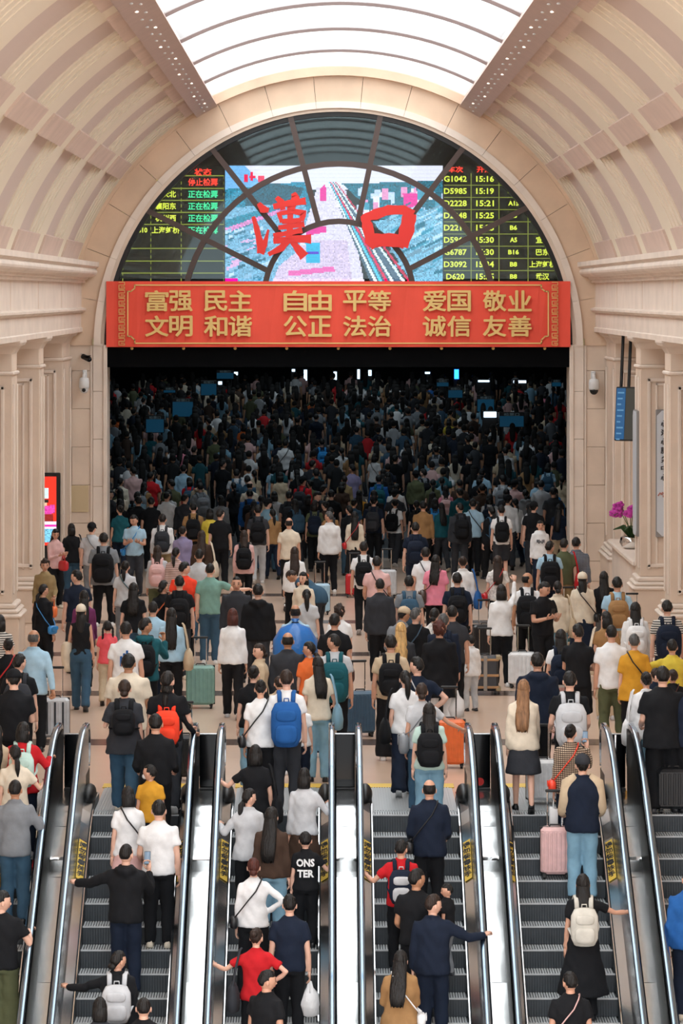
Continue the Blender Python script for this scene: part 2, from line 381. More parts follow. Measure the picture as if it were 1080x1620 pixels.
mb = MB(); mb.arc(6.02, 6.5, 61, 119, 78.75, 79.1, n=20); obj('end_frame', mb, M_vous, sky)

# ------------------------------------------------------------------ arch window: boards, screen, panes, mullions
win = link('window_1', None, kind='structure')
DB = 79.62
def zz(py): return CH - (py - VY) * DW / F
def W2(x, y, d=DW): p = P(x, y, d); return p
cz_, r_ = 5.26, 5.25
# panes between the radial bars (sectors around the inner arch)
inner_c = (536, 468, 118); mid_c = (536, 507, 248); out_c = (536, 547, 372)
def onc(c, deg): return (c[0] + c[2] * math.cos(R(deg)), c[1] - c[2] * math.sin(R(deg)))
spokes_in = [(651, 441), (648, 425), (627, 372), (566, 352), (503, 352), (444, 372), (421, 427), (421, 441)]
spokes_out = [(892, 441), (836, 327), (733, 233), (602, 181), (459, 184), (334, 234), (233, 333), (178, 441)]
M_glass = bpy.data.materials.new('window_glass'); M_glass.use_nodes = True
nt = M_glass.node_tree; nt.nodes.clear(); o_ = nt.nodes.new('ShaderNodeOutputMaterial'); t_ = nt.nodes.new('ShaderNodeBsdfTransparent'); t_.inputs[0].default_value = (.86, .9, .9, 1)
g_ = nt.nodes.new('ShaderNodeBsdfGlossy'); g_.inputs[0].default_value = (.75, .9, .92, 1); g_.inputs['Roughness'].default_value = .02
mx = nt.nodes.new('ShaderNodeMixShader'); mx.inputs[0].default_value = .042
nt.links.new(t_.outputs[0], mx.inputs[1]); nt.links.new(g_.outputs[0], mx.inputs[2]); nt.links.new(mx.outputs[0], o_.inputs[0])
def arcpts(c, p, q, n=7):
    a0 = math.atan2(c[1] - p[1], p[0] - c[0]); a1 = math.atan2(c[1] - q[1], q[0] - c[0])
    return [(c[0] + c[2] * math.cos(a0 + (a1 - a0) * i / n), c[1] - c[2] * math.sin(a0 + (a1 - a0) * i / n)) for i in range(n + 1)]
def lerp2(p, q, t): return (p[0] + (q[0] - p[0]) * t, p[1] + (q[1] - p[1]) * t)
def hitc(p, q, c):
    lo, hi = 0, 1
    for _ in range(30):
        m = (lo + hi) / 2; x, y = lerp2(p, q, m)
        if math.hypot(x - c[0], y - c[1]) < c[2]: lo = m
        else: hi = m
    return lerp2(p, q, lo)
mids = [hitc(p, q, mid_c) for p, q in zip(spokes_in, spokes_out)]
def pane(pts):
    mb = MB(); mb.prism([(W2(x, y).x, W2(x, y).z) for x, y in pts], 79.10, 79.13); obj('window_pane', mb, M_glass, win)
pane(arcpts(inner_c, spokes_in[0], spokes_in[-1], 14))
for i in range(7):
    for A, ca, B, cb in ((spokes_in, inner_c, mids, mid_c), (mids, mid_c, spokes_out, out_c)):
        pane(arcpts(ca, A[i], A[i + 1], 5)[::-1] + arcpts(cb, B[i], B[i + 1], 7))
def bar(pts, w=.062, name='mullion', par=win, d0=78.98, d1=79.2):
    mb = MB(); L_ = [W2(x, y) for x, y in pts]; rings = []
    for i, p in enumerate(L_):
        t = (L_[min(i + 1, len(L_) - 1)] - L_[max(i - 1, 0)]).normalized(); nrm = Vector((-t.z, 0, t.x)) * w
        rings.append([(p.x - nrm.x, d0, p.z - nrm.z), (p.x + nrm.x, d0, p.z + nrm.z), (p.x + nrm.x, d1, p.z + nrm.z), (p.x - nrm.x, d1, p.z - nrm.z)])
    mb.loft(rings); return obj(name, mb, M_brown, par)
bar(arcpts(inner_c, (651, 447), (421, 447), 20)); bar(arcpts(mid_c, (776, 447), (296, 447), 30))
for p, q in list(zip(spokes_in, spokes_out))[1:-1]: bar([p, q], d0=78.965)
mb = MB(); mb.arc(5.12, 5.24, 0, 180, 78.98, 79.2, n=50); obj('window_frame', mb, M_black, win)
# LED departure boards
def board_rect(x0, x1, y0, y1, d=DB): a, b = P(x0, y0, d), P(x1, y1, d); return a.x, b.x, b.z, a.z
bl = empty('departure_board', P(273, 445, DB), label='black departure board with green status words behind the arch window, left half', cat='board', group='departure boards')
br = empty('departure_board', P(795, 445, DB), label='black departure board listing yellow train numbers behind the arch window, right half', cat='board', group='departure boards')
def bpart(par, name, mb, m): o = obj(name, mb, m, par); o.matrix_parent_inverse = Matrix.Translation(-par.location); return o
def btext(par, body, px, py, hpx, m, align='CENTER', wpx=None):
    k = DB / F; o = text(body, hpx * k * 1.25, P(px, py, DB - .06), m, par, align=align, offset=.004, extrude=.002, fitw=wpx * k if wpx else None, fith=hpx * k)
    o.matrix_parent_inverse = Matrix.Translation(-par.location); return o
for par, x0, x1 in ((bl, 176, 356), (br, 700, 894)):
    a, b, c, e = board_rect(x0, x1, 262, 446); mb = MB(); mb.bbox(a, b, DB, DB + .2, c, e, .01); bpart(par, 'board_panel', mb, M_board)
def hline(par, x0, x1, y, w=.7):
    a, b, c, e = board_rect(x0, x1, y - w, y + w, DB - .03); mb = MB(); mb.box(a, b, DB - .03, DB - .02, c, e); bpart(par, 'grid_line', mb, M_led_line)
def vline(par, x, y0, y1, dash=False):
    yy = y0
    while yy < y1:
        e_ = min(yy + 5, y1) if dash else y1
        a, b, c, e = board_rect(x - .6, x + .6, yy, e_, DB - .03); mb = MB(); mb.box(a, b, DB - .03, DB - .02, c, e); bpart(par, 'grid_line', mb, M_led_line)
        yy = e_ + 4
for y in (278, 298, 317, 336, 355, 393, 413, 432): hline(bl, 180, 355, y, .8)
for x in (194, 238.5, 286.5, 354): vline(bl, x, 278, 445, True)
btext(bl, '状态', 321, 272, 11, M_led_r)
btext(bl, '停止检票', 321, 288, 12, M_led_r, wpx=47)
for y in (307, 326, 345, 364): btext(bl, '正在检票', 321, y, 12, M_led_g, wpx=47)
for y, t in ((288, '广州东'), (307, '重庆北'), (326, '襄阳东'), (345, '杭州西'), (364, '上海虹桥')): btext(bl, t, 262, y, 11, M_led_y, wpx=11.5 * len(t) - 2)
btext(bl, 'G810', 222, 364, 8, M_led_y, wpx=22)
for k in range(9): hline(br, 700, 892, 293 + 19.3 * k, .55)
for x in (745, 789, 835): vline(br, x, 274, 445)
btext(br, '车次', 720, 268, 10, M_led_r); btext(br, '开点', 766, 268, 10, M_led_r)
rows = [('G1042', '15:16', '', ''), ('D5985', '15:19', '横12', ''), ('D2228', '15:21', 'A15', '十堰'), ('D2248', '15:25', 'A5', '恩施'), ('D2213', '15:25', 'B6', '重庆'),
        ('D5960', '15:30', 'A5', '宜昌'), ('G6787', '15:30', 'B16', '巴东'), ('D3092', '15:34', 'B8', '上海虹桥'), ('D620', '15:35', 'B8', '武汉')]
for i, r in enumerate(rows):
    y = 283 + 19.3 * i
    btext(br, r[0], 720, y, 9.5, M_led_y, wpx=7.2 * len(r[0])); btext(br, r[1], 767, y, 9.5, M_led_y, wpx=28)
    if r[2]: btext(br, r[2], 812, y, 7.5, M_led_y, wpx=5.6 * len(r[2]) if r[2][0] in 'AB' else 20)
    if r[3] and i > 3: btext(br, r[3], 858, y, 10.5, M_led_y, wpx=10.5 * len(r[3]))
# video screen (an aerial city view, painted cell by cell as a screen shows it)
GX, GY = 172, 92
img = np.zeros((GY, GX, 3)); X_, Y_ = np.meshgrid(np.arange(GX) * 2 + 356, np.arange(GY) * 2 + 262)
rs = np.random.RandomState(3)
def fillp(poly, c, j=.06):
    p = np.array(poly, float); ins = np.zeros(X_.shape, bool)
    for i in range(len(p)):
        x1, y1 = p[i]; x2, y2 = p[(i + 1) % len(p)]
        if y1 == y2: continue
        cond = ((y1 <= Y_) & (Y_ < y2)) | ((y2 <= Y_) & (Y_ < y1)); ins ^= cond & (X_ < (x2 - x1) * (Y_ - y1) / (y2 - y1) + x1)
    img[ins] = np.array(lin(c)[:3]) * (1 + j * rs.randn(int(ins.sum()), 1))
fillp([(340, 250), (720, 250), (720, 300), (340, 300)], 0xefe6f2, .02)
fillp([(340, 262), (388, 262), (420, 300), (360, 330), (340, 330)], 0x8fb6dc)
fillp([(340, 300), (480, 286), (500, 330), (340, 380)], 0x3d7f96, .25); fillp([(380, 300), (430, 288), (480, 296), (470, 318), (390, 330)], 0x1f4d5c, .3)
fillp([(540, 290), (720, 284), (720, 350), (600, 345)], 0x2b6474, .3)
for _ in range(60):
    x, y = rs.randint(560, 700), rs.randint(292, 335); w, h = rs.randint(4, 14), rs.randint(5, 20); fillp([(x, y), (x + w, y), (x + w, y + h), (x, y + h)], [0xcfd6ea, 0xe8a6c4, 0x5d93a6, 0xf2e9f2][rs.randint(4)])
fillp([(636, 306), (660, 304), (660, 326), (638, 328)], 0xe2559a)
fillp([(340, 330), (480, 318), (520, 445), (340, 446)], 0x86a9c0, .2)
fillp([(340, 352), (440, 322), (452, 330), (356, 372)], 0x3f7f93, .2); fillp([(356, 360), (452, 326), (452, 332), (356, 368)], 0xd998c0, .2)
for _ in range(70):
    x, y = rs.randint(345, 430), rs.randint(360, 440); w, h = rs.randint(5, 20), rs.randint(2, 7); fillp([(x, y), (x + w, y - w * .35), (x + w, y - w * .35 + h), (x, y + h)], [0x4f7d93, 0xc9d6e6, 0x9fb9cf, 0xe3b9d6, 0x2f5d70][rs.randint(5)])
fillp([(500, 296), (545, 296), (575, 445), (455, 445)], 0xe6d8e6, .1); fillp([(490, 380), (548, 380), (556, 445), (430, 445), (440, 420)], 0xdcc6da, .14)
fillp([(590, 350), (720, 320), (720, 446), (650, 446)], 0x86abc0, .25)
for _ in range(90):
    x, y = rs.randint(600, 705), rs.randint(330, 440); w, h = rs.randint(6, 30), rs.randint(2, 7); fillp([(x, y), (x + w, y - w * .5), (x + w, y - w * .5 + h), (x, y + h)], [0x4f8ba0, 0xc9d9e6, 0x9fc0d2, 0x2f6678, 0x77909f][rs.randint(5)])
fillp([(519, 288), (530, 288), (640, 446), (585, 446)], 0x52616f, .2)
for k, c in enumerate((0xf2f4f8, 0x7fc4d8, 0xd8486a, 0xf2f4f8, 0x5d6b7a, 0xe9eef4, 0xc23c5c)):
    fillp([(518 + k * 2, 288), (520 + k * 2, 288), (596 + k * 9, 446), (591 + k * 9, 446)], c, .1)
fillp([(505, 298), (512, 290), (516, 298), (514, 318), (504, 318)], 0xe05a9a); fillp([(484, 360), (515, 356), (516, 366), (484, 372)], 0xe0479a)
fillp([(456, 428), (526, 420), (530, 428), (456, 436)], 0xe57fb0); fillp([(482, 384), (506, 382), (506, 414), (484, 416)], 0x49aac8); fillp([(486, 398), (504, 397), (504, 401), (486, 402)], 0x5b3fb0)
for x, y, w, h in ((386, 276, 6, 12), (394, 278, 9, 3), (396, 272, 3, 14), (408, 278, 10, 9)): fillp([(x, y), (x + w, y), (x + w, y + h), (x, y + h)], 0xe8426a)
fillp([(356, 440), (376, 440), (376, 446), (356, 446)], 0xe0379a)
g_m = img.mean(2, keepdims=True); img = np.clip(g_m + (img - g_m) * 1.4, 0, 1); img = np.clip(img * np.array((.92, 1.0, 1.05)), 0, 1); img[::3] *= .93
vv = []; a = P(356, 262, DB - .05); b = P(700, 446, DB - .05)
xs = np.linspace(a.x, b.x, GX + 1); zs = np.linspace(a.z, b.z, GY + 1)
vv = [(x, DB - .05, z) for z in zs for x in xs]
ff = [(j * (GX + 1) + i, (j + 1) * (GX + 1) + i, (j + 1) * (GX + 1) + i + 1, j * (GX + 1) + i + 1) for j in range(GY) for i in range(GX)]
me = bpy.data.meshes.new('screen_face'); me.from_pydata(vv, [], ff)
ca = me.color_attributes.new('col', 'FLOAT_COLOR', 'CORNER'); cc = np.ones((GX * GY, 4)); cc[:, :3] = img.reshape(-1, 3); ca.data.foreach_set('color', np.repeat(cc, 4, 0).ravel()); me.update()
scr = empty('video_screen', P(528, 446, DB), label='large video screen showing an aerial city view behind the arch window', cat='screen')
o = link('screen_face', me, M_screen, scr); o.matrix_parent_inverse = Matrix.Translation(-scr.location)
mb = MB(); mb.box(a.x - .03, b.x + .03, DB - .04, DB + .12, b.z, a.z + .03); o = obj('screen_housing', mb, M_black, scr); o.matrix_parent_inverse = Matrix.Translation(-scr.location)

# big red station-name characters, brush strokes mounted in front of the mullions
SN = [0]
def stroke(mb, pts, ws, d0=78.70, d1=78.86):
    SN[0] += 1; d0 = d0 + .004 * SN[0]
    k = 2.842; pp = [(340 + x / k, 240 + y / k) for x, y in pts]; n = len(pp)
    if not hasattr(ws, '__len__'): ws = [ws] * n
    ws = [q * 1.14 + 2 for q in ws]
    fine, wf = [], []
    for i in range(n - 1):
        for t in np.linspace(0, 1, 4)[:(4 if i == n - 2 else 3)]: fine.append(lerp2(pp[i], pp[i + 1], t)); wf.append(ws[i] + (ws[i + 1] - ws[i]) * t)
    L_ = [P(x, y, 78.8) for x, y in fine]; rings = []
    for i, p in enumerate(L_):
        t = (L_[min(i + 1, len(L_) - 1)] - L_[max(i - 1, 0)]).normalized(); w = wf[i] / k / 2 * 78.8 / F * (1 + .08 * math.sin(i * 2.3)); nr = Vector((-t.z, 0, t.x)) * w
        rings.append([(p.x - nr.x, d0, p.z - nr.z), (p.x + nr.x, d0, p.z + nr.z), (p.x + nr.x, d1, p.z + nr.z), (p.x - nr.x, d1, p.z - nr.z)])
    mb.loft(rings)
mb = MB()
for pts, ws in (([(196, 232), (215, 258), (242, 264)], [14, 30, 16]), ([(172, 292), (186, 340), (200, 400), (208, 455)], [12, 20, 24, 30]), ([(205, 458), (222, 420), (240, 350)], [26, 20, 6]),
                ([(262, 248), (330, 232), (408, 222)], [20, 22, 26]), ([(276, 205), (296, 225), (306, 262)], [14, 26, 18]), ([(352, 186), (362, 205), (345, 262)], [16, 30, 18]),
                ([(286, 272), (300, 318)], [16, 14]), ([(290, 278), (350, 268), (398, 276), (388, 312)], [14, 18, 26, 16]), ([(300, 314), (388, 308)], 18), ([(338, 240), (338, 330), (332, 390)], [22, 22, 24]),
                ([(284, 342), (402, 326)], [16, 20]), ([(262, 378), (330, 366), (392, 352)], [18, 18, 22]), ([(262, 402), (350, 392), (432, 392)], [20, 24, 34]), ([(332, 388), (300, 432), (240, 462)], [26, 26, 14]), ([(344, 398), (372, 436), (402, 472)], [20, 28, 38])): stroke(mb, pts, ws)
ch = obj('wall_character', mb, M_redchar, label='red brush-style character 漢 mounted on the arch window, left of the pair', cat='sign', group='red station name characters')
mb = MB()
for pts, ws in (([(668, 286), (684, 330), (700, 400), (722, 430)], [24, 40, 42, 30]), ([(664, 300), (720, 282), (780, 262), (850, 262), (890, 284)], [26, 40, 36, 34, 34]), ([(876, 278), (862, 350), (842, 428)], [50, 58, 40]), ([(700, 400), (780, 396), (850, 404)], [52, 50, 52])): stroke(mb, pts, ws)
obj('wall_character', mb, M_redchar, label='red brush-style character 口 mounted on the arch window, right of the pair', cat='sign', group='red station name characters')

# banner
DBN = 78.82
ban = empty('banner', P(535, 548, DBN), label='long red banner with gold characters across the arch', cat='banner')
def banpart(name, mb, m): o = obj(name, mb, m, ban); o.matrix_parent_inverse = Matrix.Translation(-ban.location); return o
a = P(168, 445, DBN); b = P(902, 549, DBN); n = 60; rings = []
for i in range(n + 1):
    x = a.x + (b.x - a.x) * i / n; q = .012 * math.sin(i * .9) * (1 if 3 < i < n - 3 else 2.2)
    rings.append([(x, DBN + q, b.z), (x, DBN + .012 * math.sin(i * 1.3), a.z), (x, DBN + .03, a.z), (x, DBN + .03 + q, b.z)])
mb = MB(); mb.loft(rings); banpart('banner_cloth', mb, M_red)
fr = [(213, 451), (856, 451), (856, 456), (862, 461), (867, 461), (867, 532), (862, 532), (856, 538), (856, 543), (213, 543), (213, 538), (207, 532), (202, 532), (202, 461), (207, 461), (213, 456), (213, 451)]
for p, q in zip(fr, fr[1:]):
    A, B = P(*p, DBN - .03), P(*q, DBN - .03); t = (B - A).normalized(); nn = Vector((-t.z, 0, t.x)) * .014
    A -= t * .012; B += t * .012
    mb = MB(); mb.loft([[A - nn, A + nn, A + nn + Vector((0, .015, 0)), A - nn + Vector((0, .015, 0))], [B - nn, B + nn, B + nn + Vector((0, .015, 0)), B - nn + Vector((0, .015, 0))]]); banpart('gold_border', mb, M_gold)
for x0 in (192.5, 877.5):                      # meander strips
    mb = MB(); u = 13.0
    for k in range(8):
        y = 446.5 + k * 12.7
        for (xa, ya, xb, yb) in ((-4.5, 0, 4.5, 0), (4.5, 0, 4.5, 4.5), (-4.5, 4.5, 4.5, 4.5), (-4.5, 4.5, -4.5, 10.5), (-4.5, 10.5, 4.5, 10.5), (-1, 7.5, 4.5, 7.5), (4.5, 7.5, 4.5, 10.5)):
            A, B = P(x0 + xa - .5, y + ya - .5, DBN - .03), P(x0 + xb + .5, y + yb + .5, DBN - .03); mb.box(min(A.x, B.x), max(A.x, B.x), DBN - .035, DBN - .02, min(A.z, B.z), max(A.z, B.z))
    banpart('meander_border', mb, M_gold)
for row, y in (('富强民主自由平等爱国敬业', 476), ('文明和谐公正法治诚信友善', 516)):
    for ch_, x in zip(row, (248, 286, 341, 380, 467, 506, 561, 600, 687, 726, 782, 822)):
        k = DBN / F; o = text(ch_, .5, P(x, y, DBN - .05), M_gold, ban, extrude=.015, fitw=35.5 * k, fith=32 * k, bold=.0125)
        o.matrix_parent_inverse = Matrix.Translation(-ban.location)
# ================================================================== escalators
D0, RISE, RUN = 43.55, .21, .364            # top of the incline, step rise and run
TAN = RISE / RUN
EX = [-.02 + 1.72 * k for k in (-2.5, -1.5, -.5, .5, 1.5, 2.5)]
DX = [-.02 + 1.72 * k for k in (-2, -1, 0, 1, 2)]
NS = 19
ORD = ('leftmost', 'second from left', 'third from left', 'third from right', 'second from right', 'rightmost')
def nose(d): return 0.0 if d >= D0 else -(D0 - d) * TAN
st = MB(); st.box(-.53, .53, -.03, RUN + .02, -.035, 0); step_me = st.mesh('step'); step_me.materials.append(None)
# riser and tread with real ribs
def ribbed_step():
    m = MB(); n = 34; w = 1.04 / n
    for i in range(n):
        x = -.52 + i * w
        m.box(x, x + w * .62, 0, RUN, -.02, 0, 1)                       # tread ribs
        m.add([(x, -.0, -.012), (x + w * .62, 0, -.012), (x + w * .62, -.012, -RISE), (x, -.012, -RISE)], [(0, 1, 2, 3)], 0)
    m.box(-.53, .53, .006, RUN, -RISE, -.012, 0)
    m.box(-.53, .53, -.004, .03, -.014, .001, 1)                        # nosing
    return m.mesh('step')
step_me = ribbed_step()
def profile_path(z, d_lo=36.2, d_hi=44.75, r=.30):
    pts = [(d_lo, nose(d_lo) + z)] + [(d, nose(d) + z) for d in np.linspace(d_lo + 1, D0 - .9, 6)]
    for t in np.linspace(0, 1, 6):                                      # smooth transition to level
        d = D0 - .9 + 1.6 * t; pts.append((d, z - TAN * .9 + TAN * .9 * (1 - (1 - t) ** 1.8)))
    pts.append((d_hi, z)); return pts
def newel(pts, z, d_hi, r):                                             # semicircular end
    return pts + [(d_hi + r * math.sin(a), z - r + r * math.cos(a)) for a in np.linspace(.35, math.pi * .8, 7)]
HZ = .97
rail_pts = newel(profile_path(HZ), HZ, 44.75, .30)
def sweep(pts, prof, m, name, par, x, smooth=True, flip=1):
    """sweep a profile (list of (dx, dn)) along a path in the depth/height plane at lateral position x"""
    mb = MB(); rings = []; V = [Vector((0, d, z)) for d, z in pts]
    for i, p in enumerate(V):
        t = (V[min(i + 1, len(V) - 1)] - V[max(i - 1, 0)]).normalized(); nn = Vector((0, -t.z, t.y))
        rings.append([(x + flip * a, p.y + nn.y * b, p.z + nn.z * b) for a, b in prof])
    mb.loft(rings); return obj(name, mb, m, par, smooth)
def ribbon(lower, upper, xl, xu, m, name, par, th=.01, smooth=False):    # panel between two paths
    mb = MB(); n = len(lower); v = []
    for (d, z), (e, y) in zip(lower, upper): v += [(xl, d, z), (xu, e, y)]
    f = [(2 * i, 2 * i + 1, 2 * i + 3, 2 * i + 2) for i in range(n - 1)]
    v2 = [(a - th if xl > xu else a + th, b, c - .002) for a, b, c in v]; o = len(v)
    mb.add(v + v2, f + [tuple(q + o for q in reversed(g)) for g in f]); return obj(name, mb, m, par, smooth)
RAILP = [(.036, -.02), (.039, -.006), (.036, .010), (.028, .017), (0, .020), (-.028, .017), (-.036, .010), (-.039, -.006), (-.036, -.02)]
GUIDE = [(-.038, -.06), (.038, -.06), (.038, -.02), (-.038, -.02)]
GLINE = [(-.006, -.012), (.006, -.012), (.006, .004), (-.006, .004)]
for e, ex in enumerate(EX):
    E = empty('escalator', (ex, D0, 0), label='escalator with black steps and steel sides, %s of six' % ORD[e], cat='escalator', group='row of escalators')
    inv = Matrix.Translation(-E.location)
    def fix(o): o.matrix_parent_inverse = inv; return o
    for k in range(NS):
        o = link('step', step_me, [M_step, M_tread], E); o.matrix_parent_inverse = inv; o.location = (ex, D0 - RUN * k, -RISE * k + .0)
    mb = MB()
    for i in range(30): mb.box(ex - .5 + i / 30, ex - .5 + i / 30 + .02, 43.85, 45.9, 0, .012)
    mb.box(ex - .53, ex + .53, 43.8, 45.9, -.03, .004); fix(obj('comb_plate', mb, M_comb, E))
    mb = MB(); mb.box(ex - .56, ex + .56, 45.9, 46.25, -.02, .012); fix(obj('yellow_safety_line', mb, M_yellow, E))
    for s in (-1, 1):
        xr = ex + s * (.86 - .17)
        fix(sweep(rail_pts, RAILP, M_rubber, 'handrail', E, xr))
        fix(sweep(rail_pts, GUIDE, M_steel, 'rail_guide', E, xr, False))
        lo = profile_path(.10); up = profile_path(HZ - .05)
        fix(ribbon(profile_path(.16), up, xr - s * .034, xr - s * .030, M_steel, 'balustrade_panel', E)); fix(ribbon(lo, profile_path(.17), ex + s * .545, xr - s * .033, M_steel, 'inner_deck', E))
        fix(ribbon(profile_path(.02), up, xr + s * .035, xr + s * .045, M_black, 'outer_panel', E))
        fix(ribbon(lo, profile_path(.115), ex + s * .533, ex + s * .547, M_step, 'skirt_ledge', E, .004))
        fix(ribbon(profile_path(-.35), lo, ex + s * .533, ex + s * .533, M_step, 'skirt_board', E, .006))
        fix(sweep(profile_path(.11), GLINE, M_chrome, 'skirt_edge', E, ex + s * .535, False))
        mb = MB(); mb.bbox(xr - .035, xr + .035, 44.2, 44.9, 0, HZ - .55, .02); fix(obj('newel_post', mb, M_black, E))
        mb = MB(); mb.ell((xr - s * .08, 44.2, .16), (.09, .36, .13), 10, 8); fix(obj('handrail_inlet', mb, M_black, E, True))
        # yellow warning sticker lying on the sloping side panel
        ds, de = 42.9, 42.27
        def pan(d, t, off): # t: 0 at foot, 1 at top of panel
            return Vector((ex + s * (.545 + .112 * t), d, nose(d) + .10 + .07 * t + off))
        A = [pan(ds, .12, .02), pan(de, .12, .02), pan(de, .90, .02), pan(ds, .90, .02)]
        mb = MB(); q = Vector((0, 0, -.005)); mb.add(A + [p + q for p in A], [(0, 1, 2, 3), (7, 6, 5, 4), (0, 4, 5, 1), (1, 5, 6, 2), (2, 6, 7, 3), (3, 7, 4, 0)])
        sk = fix(obj('warning_sticker', mb, M_yellow, E))
        for j, c_ in enumerate('请勿倚靠扶手'):
            cpos = pan(ds - .08 - j * .094, .5, .026)
            me = TXT.get(('st', c_)) or text_mesh(c_, .095, .001, .003); TXT[('st', c_)] = me
            o = link('lettering', me, M_black, sk); o.location = cpos - E.location + E.location; o.rotation_euler = (R(30), s * R(-25), 0); o.matrix_parent_inverse = inv @ Matrix.Identity(4)
            o.parent = sk; o.matrix_parent_inverse = (Matrix.Translation(E.location) @ inv).inverted()
    mb = MB(); mb.box(ex - .6, ex + .6, 36.4, 44.2, -.6, -.55)
M_barrier = M_blackglass
for k, x in enumerate(DX):
    names = ('first', 'second', 'third', 'fourth', 'fifth')
    D = empty('escalator_deck', (x, D0, 0), label='bright steel deck between escalators, %s gap from the left' % names[k], cat='deck', group='steel decks between escalators')
    inv = Matrix.Translation(-D.location); pth = profile_path(.10, 36.2, 45.1)
    # sheet metal in separate plates
    segs = [(0, 2), (2, 4), (4, 6), (6, len(pth) - 1)]
    fine = []
    for i in range(len(pth) - 1):
        for t in np.linspace(0, 1, 5)[:-1]: fine.append(lerp2(pth[i], pth[i + 1], t))
    fine.append(pth[-1]); cuts = [0, 5, 11, 17, 23, 27, 36, len(fine) - 1]; rr = random.Random(k)
    for a, b in zip(cuts, cuts[1:]):
        sub = fine[a:b + 1]; mb = MB(); v = []
        for i, (d, z) in enumerate(sub):
            w = .004 * math.sin(i * 1.7 + rr.random() * 2); g = .003 if i == 0 else 0
            for xx in (-.135, -.07, 0, .07, .135): v.append((x + xx, d + g, z + w * math.cos(xx * 14)))
        f = [(i * 5 + j, i * 5 + j + 1, i * 5 + j + 6, i * 5 + j + 5) for i in range(len(sub) - 1) for j in range(4)]
        mb.add(v, f); n0 = len(mb.v); mb.add([(p[0], p[1], p[2] - .02) for p in v], [tuple(reversed(q)) for q in f])
        o = obj('deck_plate', mb, M_deck, D, True); o.matrix_parent_inverse = inv
    B = empty('barrier', (x, 45.0, 0), label='dark glass barrier panel between escalator tops, %s gap from the left' % names[k], cat='barrier', group='glass barriers between escalators')
    bi = Matrix.Translation(-B.location)
    mb = MB(); mb.bbox(x - .13, x + .13, 45.06, 45.085, .13, .80, .004); o = obj('barrier_glass', mb, M_barrier, B); o.matrix_parent_inverse = bi
    mb = MB(); mb.bbox(x - .13, x + .13, 45.05, 45.10, .80, .815, .004); o = obj('barrier_cap', mb, M_steel, B); o.matrix_parent_inverse = bi
    mb = MB(); mb.bbox(x - .13, x + .13, 45.0, 45.2, 0, .13, .01); o = obj('barrier_foot', mb, M_black, B); o.matrix_parent_inverse = bi
    if k == 3:
        mb = MB(); mb.tube([(x, 45.05, .2), (x, 45.062, .2)], .05, 16); o = obj('red_round_sticker', mb, mat('sticker_red', 0xe0302c, .4), B); o.matrix_parent_inverse = bi
    if k == 4:
        for zz_ in (.28, .8): pass
        mb = MB(); mb.tube([(x + .0, 45.02, .0), (x, 45.02, .8)], .014, 8); o = obj('barrier_post', mb, M_chrome, B, True); o.matrix_parent_inverse = bi
for s in (-1, 1):                                                       # outer flanks of the row
    mb = MB(); x0 = EX[0] - .9 if s < 0 else EX[-1] + .9
    mb.box(min(x0, s * 9), max(x0, s * 9), 36.2, 43.9, -7, .0); obj('wall_escalator_flank_' + ('left' if s < 0 else 'right'), mb, M_stone, kind='structure')
mb = MB()
mb.add([(-5.2, 44.2, -.45), (5.3, 44.2, -.45), (5.3, 36.2, -4.8), (-5.2, 36.2, -4.8)], [(0, 3, 2, 1)]); mb.add([(-5.2, 44.2, -.65), (5.3, 44.2, -.65), (5.3, 36.2, -5.0), (-5.2, 36.2, -5.0)], [(0, 1, 2, 3)])
obj('trim_escalator_truss', mb, M_black, kind='structure')

# ================================================================== things on the walls
def dome(x, y, lab, dark):
    p = P(x, y, 78.9); c = empty('security_camera', (p.x, 78.89, p.z), label=lab, cat='camera')
    mb = MB(); mb.bbox(-.05, .05, -.03, .06, .14, .32, .01); obj('wall_bracket', mb, M_white, c)
    mb = MB(); mb.tube([(0, .0, .24), (0, -.14, .24), (0, -.2, .2), (0, -.2, .12)], .04, 10); obj('arm', mb, M_white, c, True)
    mb = MB(); mb.loft([[(r * math.cos(q), -.2 + r * math.sin(q), z) for q in np.linspace(0, 2 * math.pi, 15)[:-1]] for r, z in ((.05, .16), (.1, .14), (.115, .06), (.115, -.06), (.1, -.09))]); obj('housing', mb, M_white, c, True)
    mb = MB(); mb.ell((0, -.2, -.09), (.098, .098, .11), 14, 8); dm = obj('dome', mb, M_black if dark else M_white, c, True)
    mb = MB(); mb.ell((0, -.285, -.12), (.045, .03, .045), 12, 8); obj('lens', mb, M_black, dm, True)
dome(134, 608, 'white dome security camera on the left pier of the arch', False)
dome(938, 610, 'white security camera with black dome on the right pier of the arch', True)
p = P(136, 567, 78.9); c = empty('bullet_camera', (p.x, 78.9, p.z), label='small bullet security camera above the left dome camera', cat='camera')
mb = MB(); mb.tube([(-.1, .05, .1), (-.06, -.12, .06), (0, -.16, .0)], .02, 8); obj('arm', mb, M_white, c, True)
mb = MB(); mb.tube([(-.06, -.14, .05), (.1, -.3, -.02)], .06, 10); mb.bbox(-.08, .12, -.33, -.1, .05, .07, .01); obj('housing', mb, M_black, c)
mb = MB(); mb.ell((.1, -.3, -.02), (.05, .02, .05), 10, 6); obj('lens', mb, M_blackglass, c, True)
# access panel
a, b = P(110, 768, 78.96), P(140, 810, 78.96); mb = MB(); mb.bbox(a.x, b.x, 78.945, 78.98, b.z, a.z, .006); obj('access_panel', mb, mat('panel_ochre', 0xc8b592, .6), label='square ochre access panel set in the left pier', cat='panel')
